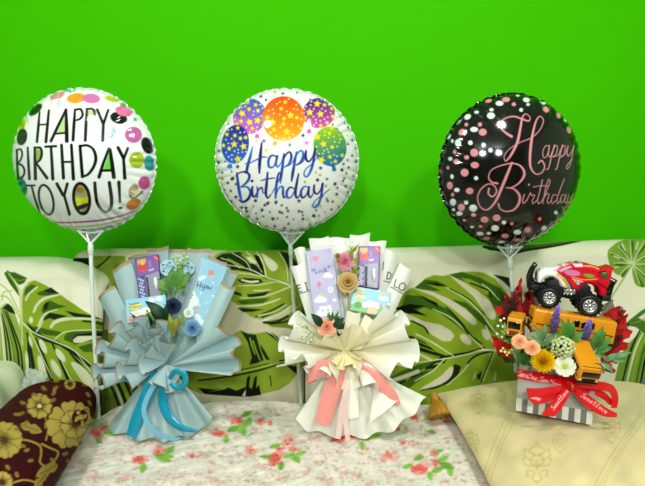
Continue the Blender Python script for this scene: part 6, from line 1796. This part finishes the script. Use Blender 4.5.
build('lamp_lens', *ball(TP(577, 264.4, .024), (.0045, .004, .0036), 8), mat('lens_red', (190, 20, 40), rough=.1, bump=.01, bscale=30), rl)

# ---- tissue points in red and black net around the back of the box
red_t = mat('red_tissue', (196, 46, 42), rough=.7, spec=.2, bump=.5, bscale=150, var=.5, vscale=45, transl=.25)
blk_t = mat('black_net', (30, 20, 20), rough=.8, alpha=.72, bump=.3, bscale=400, var=.2, vscale=60)
def tissue(label, base, pts, thr):
    t = thing('tissue_wrap', label, 'tissue paper', base)
    for i, (x0, y0, Y0, x1, y1, Y1, w, k) in enumerate(pts):
        if 519 < x0 < 525 and y0 < 336:
            x0 -= 6
        if Y0 >= thr:
            Y0, Y1 = Y0 + (.07 if 525 < x0 < 590 else .035 if x0 > 590 else 0), Y1 + (.07 if 525 < x0 < 590 else .035 if x0 > 590 else 0)
        V, Fs = leafm(at(x0, y0, Y0), at(x1, y1, Y1), w / F * 1.4, fold=.30 * (1 if i % 2 else -.6), bend=.06, pointed=.8)
        V = np.asarray(V) + np.stack([clouds(V, .022, i), clouds(V, .022, i + 40) * 1.5, clouds(V, .022, i + 80)], -1) * .0034
        build('tissue_point', V, Fs, red_t if k == 'r' else blk_t, t)
    return t
tissue('pointed red and black tissue at the left of the flower box', at(520, 345, 1.385),
       [(522, 330, 1.39, 520.5, 276, 1.44, 4.2, 'r'), (524, 334, 1.39, 504, 292, 1.42, 7.5, 'r'), (524, 322, 1.385, 514, 290, 1.41, 6.5, 'r'), (528, 318, 1.385, 529, 290, 1.41, 6.5, 'r'), (520, 322, 1.385, 496, 306, 1.40, 6, 'r'), (522, 320, 1.375, 503, 297, 1.39, 6.5, 'k'), (524, 316, 1.395, 518, 284, 1.425, 5.5, 'k'),
        (524, 330, 1.40, 502, 322, 1.42, 7, 'k'), (534, 312, 1.395, 536, 290, 1.43, 6, 'k'), (516, 330, 1.36, 500, 316, 1.375, 5.5, 'k'), (522, 308, 1.37, 512, 292, 1.385, 5.5, 'k'), (530, 332, 1.40, 548, 312, 1.44, 8, 'k'), (526, 300, 1.40, 536, 282, 1.43, 5, 'k'), (512, 358, 1.30, 491, 337, 1.325, 6.5, 'r'), (516, 362, 1.305, 497, 351, 1.32, 5, 'k')], 1.35)
tissue('pointed red and black tissue at the right of the flower box', at(600, 362, 1.345),
       [(602, 330, 1.355, 619, 304, 1.36, 6, 'r'), (604, 338, 1.35, 628, 314, 1.345, 7, 'r'), (602, 346, 1.345, 631, 330, 1.335, 7, 'r'), (602, 352, 1.34, 628, 343, 1.325, 6.5, 'r'), (600, 360, 1.33, 622, 357, 1.31, 5.5, 'r'), (604, 334, 1.365, 622, 306, 1.375, 7, 'k'), (604, 344, 1.36, 630, 322, 1.36, 7, 'k'),
        (603, 350, 1.352, 622, 338, 1.34, 6, 'k'), (600, 356, 1.346, 618, 348, 1.33, 6, 'k'), (602, 322, 1.37, 612, 300, 1.385, 5, 'k'), (600, 340, 1.335, 620, 318, 1.34, 5.5, 'k'), (600, 352, 1.325, 624, 335, 1.322, 5, 'k'), (590, 350, 1.40, 606, 322, 1.42, 8, 'k'), (602, 330, 1.39, 626, 310, 1.40, 5.5, 'r'), (604, 366, 1.29, 614, 372, 1.275, 4.4, 'r')], 1.32)

# ---- flowers at the front of the box
g_f = 'artificial flowers in the grey flower box'
def chrys(name, label, px, py, Y, Rpx, c_in, c_out, n=150, seed=1):
    c = at(px, py, Y)
    R = Rpx / F * Y
    f = tocam(c, .25)
    a, b, f = basis(f)
    t = thing(name, label, 'flower', c + np.array([0, .03, -.03]), g_f)
    r = random.Random(seed)
    ms, rgb = [], []
    for k in range(n):
        q = (k + .5) / n
        th = k * 2.39996
        el = math.acos(1 - q * 1.05) 
        d = math.sin(el) * (math.cos(th) * a + math.sin(th) * b) + math.cos(el) * f
        L = R * (.72 + .28 * q) * r.uniform(.92, 1.05)
        tp = c + d * L + f * R * .05
        st = c + d * R * .15 - f * R * .25
        s = nrm(np.cross(d, f) + 1e-6)
        U, H = np.meshgrid(np.linspace(-1, 1, 3), np.linspace(0, 1, 6), indexing='ij')
        wdt = R * .085 * np.sin(np.pi * (H * .8 + .16))
        up = nrm(np.cross(s, d))
        P = st + H[..., None] * (tp - st) + (U * wdt)[..., None] * s + (np.abs(U) * wdt * .6 - R * .05 * np.sin(np.pi * H))[..., None] * up
        m_ = grid(P)
        ms.append(m_)
        h = H.ravel()[:, None]
        rgb.append(np.array(c_in, float) * (1 - h) + np.array(c_out, float) * h)
    V, Fs = join(*ms)
    build('petals', V, Fs, petal_m, t, rgb=np.concatenate(rgb))
    build('stem', *tube([c - f * R * .2, c + np.array([0, .03, -.03])], .002, 8), green_m, t)
    return t
chrys('chrysanthemum', 'full bright yellow chrysanthemum at the front of the flower box', 543, 361, 1.205, 13.4, (246, 190, 14), (255, 226, 26))
c = at(565, 366.5, 1.198)
R = 10.4 / F * 1.198
ff = tocam(c, .15, -.1)
a_, b_, f_ = basis(ff)
t = thing('daisy', 'white open flower with pale green centre between the yellow chrysanthemum and the toy bus', 'flower', c + np.array([0, .03, -.02]), g_f)
ms = []
for k in range(8):
    th = 2 * math.pi * k / 8 + .2
    d = math.cos(th) * a_ + math.sin(th) * b_
    s = -math.sin(th) * a_ + math.cos(th) * b_
    U, H = np.meshgrid(np.linspace(-1, 1, 7), np.linspace(0, 1, 10), indexing='ij')
    w = R * .42 * np.sin(np.pi * np.clip(H * .72 + .14, 0, 1)) ** .7
    P = c + (H * R)[..., None] * d + (U * w)[..., None] * s + (R * (.22 * H ** 2 * .6 + .10 * np.abs(U) + (k % 2) * .05))[..., None] * f_
    ms.append(grid(P))
V, Fs = join(*ms)
h = np.tile(np.meshgrid(np.linspace(-1, 1, 7), np.linspace(0, 1, 10), indexing='ij')[1].ravel(), 8)[:, None]
build('petals', V, Fs, petal_m, t, rgb=np.array((206, 220, 160.)) * (1 - h) ** 2 + np.array((236, 240, 230.)) * (1 - (1 - h) ** 2))
r = random.Random(9)
build('flower_centre', *join(*[ball(c + f_ * R * .12 + (a_ * math.cos(k * 2.4) + b_ * math.sin(k * 2.4)) * R * .24 * math.sqrt(k / 30), R * .06, 5) for k in range(30)]), mat('centre_green', (186, 196, 90), rough=.6, bump=.2, bscale=400, var=.2, vscale=300), t)
build('stem', *tube([c, c + np.array([0, .03, -.02])], .002, 8), green_m, t)
# hydrangea
c = at(563, 348, 1.222)
R = 11.5 / F * 1.222
a_, b_, f_ = basis(tocam(c, .3))
t = thing('hydrangea_bloom', 'cluster of small pale green and cream buds above the white flower', 'flower', c + np.array([0, .03, -.02]), g_f)
ms, rgb = [], []
for k in range(58):
    q = (k + .5) / 58
    el = math.acos(1 - q * 1.15)
    th = k * 2.39996
    d = math.sin(el) * (math.cos(th) * a_ + math.sin(th) * b_) + math.cos(el) * f_
    cc_ = c + d * R * r.uniform(.82, 1.02)
    for j in range(4):
        th2 = j * 1.571 + k
        a2, b2, _ = basis(d)
        m_ = ball(cc_ + (math.cos(th2) * a2 + math.sin(th2) * b2) * R * .085, R * .10, 5)
        ms.append(m_)
        rgb.append(np.tile(np.array(r.choice([(216, 226, 170), (226, 230, 196), (196, 212, 140)]), float), (len(m_[0]), 1)))
V, Fs = join(*ms)
build('buds', V, Fs, petal_m, t, rgb=np.concatenate(rgb))
build('stem', *tube([c, c + np.array([0, .03, -.02])], .002, 8), green_m, t)
lay = ((7, 1.0, .55, 1.1), (6, .8, .8, 1), (5, .55, .95, 1), (4, .3, 1.05, .9))
rose_thing('carnation', 'peach carnation left of its twin, below the small toy bus', 519.5, 341.5, 1.225, 6.8, (232, 158, 110), (246, 192, 148), seed=31, layers=lay, frill=.10, group=g_f, stem_to=(524, 362, 1.295))
rose_thing('carnation', 'peach carnation touching the yellow chrysanthemum', 532, 347.5, 1.215, 7.0, (232, 158, 110), (246, 192, 148), seed=32, layers=lay, frill=.10, group=g_f, stem_to=(534, 366, 1.29))
def lavender(label, x0, y0, x1, y1, Y, seed):
    a, b = at(x0, y0, Y + .01), at(x1, y1, Y)
    t = thing('lavender', label, 'flower', a, g_f)
    build('stem', *tube([a, b], .0014, 7), dark_green_m, t)
    r = random.Random(seed)
    ms, rgb = [], []
    d = nrm(b - a)
    A, B, _ = basis(d)
    for k in range(120):
        q = k / 119
        s = .30 + .70 * q
        rad = .0105 * math.sin(math.pi * min(1, (q * .86 + .12))) ** .7 
        th = k * 2.4
        c = a + (b - a) * s + (math.cos(th) * A + math.sin(th) * B) * rad * r.uniform(.6, 1)
        m_ = ball(c, (.0021, .0021, .0036), 5)
        ms.append(m_)
        rgb.append(np.tile(np.array((96, 88, 130.)) * (1 - q) + np.array(r.choice([(160, 134, 226), (138, 112, 208), (178, 152, 236)]), float) * q, (len(m_[0]), 1)))
    V, Fs = join(*ms)
    build('florets', V, Fs, petal_m, t, rgb=np.concatenate(rgb))
lavender('purple lavender spike standing before the front wheel of the monster truck', 550, 345, 558.5, 306, 1.262, 3)
lavender('purple lavender spike right of the pale bud cluster, before the rear wheel', 581, 350, 590.5, 320, 1.250, 4)
mixg = mat('leaf_mixed', (84, 138, 62), rough=.5, spec=.4, bump=.3, bscale=250, var=.3, vscale=70)
greyg = mat('leaf_grey_green', (110, 150, 104), rough=.55, spec=.3, bump=.3, bscale=250, var=.25, vscale=70)
spray_thing('leaf_spray', 'bright green leaves between the two lavender spikes', [[(570, 352), (568, 340), (566, 328)], [(570, 350), (576, 340), (580, 334)]], [(568, 338, 561, 319, 4.2), (569, 340, 574, 321, 4), (570, 344, 584, 331, 4), (568, 344, 554, 332, 4), (569, 342, 568, 318, 3.6), (570, 348, 584, 342, 3.4), (570, 346, 580, 344, 3), (567, 342, 565, 332, 3)], 1.243, mixg, group=g_f)
spray_thing('leaf_spray', 'green toothed leaves right of the second lavender spike', [[(594, 358), (598, 346), (600, 332)], [(595, 354), (604, 346), (611, 342)]], [(597, 346, 603, 326, 3.8), (597, 350, 612, 337, 3.6), (596, 352, 613, 347, 3.4), (596, 348, 594, 331, 3.2), (595, 354, 606, 356, 3), (598, 344, 606, 332, 3)], 1.246, mixg, group=g_f)
spray_thing('leaf_spray', 'grey green leaves left of the first lavender spike', [[(545, 352), (542, 342), (540, 330)], [(545, 350), (550, 342), (554, 336)]], [(543, 342, 534, 325, 3.2), (543, 340, 546, 323, 3), (545, 346, 556, 331, 3.2), (544, 346, 531, 336, 3), (546, 348, 556, 344, 2.2)], 1.272, greyg, group=g_f)
spray_thing('leaf_spray', 'pale green drooping leaf spray at the right rim of the flower box', [[(596, 366), (606, 361), (616, 357), (626, 354)], [(604, 362), (608, 368), (612, 373)]], [(606, 361, 618, 353, 2.8), (610, 360, 626, 361, 2.8), (604, 363, 613, 372, 2.8), (612, 358, 632, 352, 2.6), (600, 364, 604, 374, 2.4), (608, 361, 602, 355, 2.2)], 1.235, greyg, group=g_f)
spray_thing('leaf_spray', 'dark green leaves below the peach carnations', [[(526, 366), (522, 358), (516, 352)]], [(525, 362, 514, 351, 3.4), (526, 364, 515, 360, 3), (527, 362, 524, 349, 3), (528, 366, 534, 355, 3)], 1.262, green_m, group=g_f)
spray_thing('bud_sprig', 'sprig of small white buds and pale leaves left of the small toy bus', [[(516, 352), (508, 336), (501, 322)], [(510, 340), (504, 336), (498, 334)], [(508, 336), (512, 328), (511, 320)]],
            [(508, 336, 500, 330, 1.8), (506, 332, 504, 322, 1.8), (509, 338, 514, 328, 1.8), (511, 342, 503, 341, 1.8), (513, 346, 519, 336, 2)], 1.285, pale_green_m, group=g_f, berries=[(500.6, 320.6, 1.6), (498, 326, 1.5), (503, 326.6, 1.5), (497, 334, 1.5), (506, 330, 1.4), (511, 319, 1.6), (513, 323, 1.4), (509, 325, 1.4), (504, 318.6, 1.3), (502, 337, 1.3)], berry_col=(226, 230, 206), cat='flower')
spray_thing('bud_sprig', 'three pale yellow buds hanging beside the red tissue at the left rim of the box', [[(520, 358), (510, 353), (500, 351)], [(512, 354), (506, 350), (502, 348)]], [(514, 354, 508, 349, 1.2)], 1.262, pale_green_m, group=g_f, berries=[(501, 351, 1.5), (505, 352, 1.6), (509, 352.6, 1.5), (503, 348.4, 1.3), (511.6, 350, 1.4), (507, 355, 1.3)], berry_col=(232, 226, 150), cat='flower')
# ================================================================== CAMERA, LIGHTS, WORLD
cam = bpy.data.cameras.new('camera')
cam.sensor_width = 36.0
cam.lens = F / 645 * 36.0
co = bpy.data.objects.new('camera', cam)
COL.objects.link(co)
co.location = (0, 0, CAMZ)
co.rotation_euler = (math.pi / 2 - PITCH, 0, 0)
SC.camera = co
def area(name, loc, target, size, energy, col=(1, 1, 1), shape='DISK', size_y=None):
    l = bpy.data.lights.new(name, 'AREA')
    l.shape = shape
    l.size = size
    if size_y:
        l.size_y = size_y
    l.energy = energy
    l.color = col
    o = bpy.data.objects.new(name, l)
    COL.objects.link(o)
    o.location = loc
    d = Vector(target) - Vector(loc)
    o.rotation_euler = d.to_track_quat('-Z', 'Y').to_euler()
    return o
area('ceiling_lamp', (-.85, .25, 2.7), (-.6, 1.5, .8), .24, 15, (1, .98, .94))
area('ceiling_lamp', (.75, .25, 2.7), (.5, 1.5, .8), .24, 15, (1, .98, .94))
area('ceiling_lamp', (-.5, -2.2, 2.5), (0, 1.5, 1.0), .3, 36, (.97, 1, .98))
area('ceiling_lamp', (.6, -2.2, 2.5), (0, 1.5, 1.0), .3, 36, (.97, 1, .98))
w = bpy.data.worlds.new('world')
w.use_nodes = True
bg = w.node_tree.nodes['Background']
bg.inputs['Color'].default_value = (.86, .95, .88, 1)
bg.inputs['Strength'].default_value = .75
SC.world = w
SC.view_settings.view_transform = 'Standard'
SC.view_settings.look = 'Medium High Contrast'
SC.view_settings.exposure = -0.1
SC.view_settings.gamma = 1.0
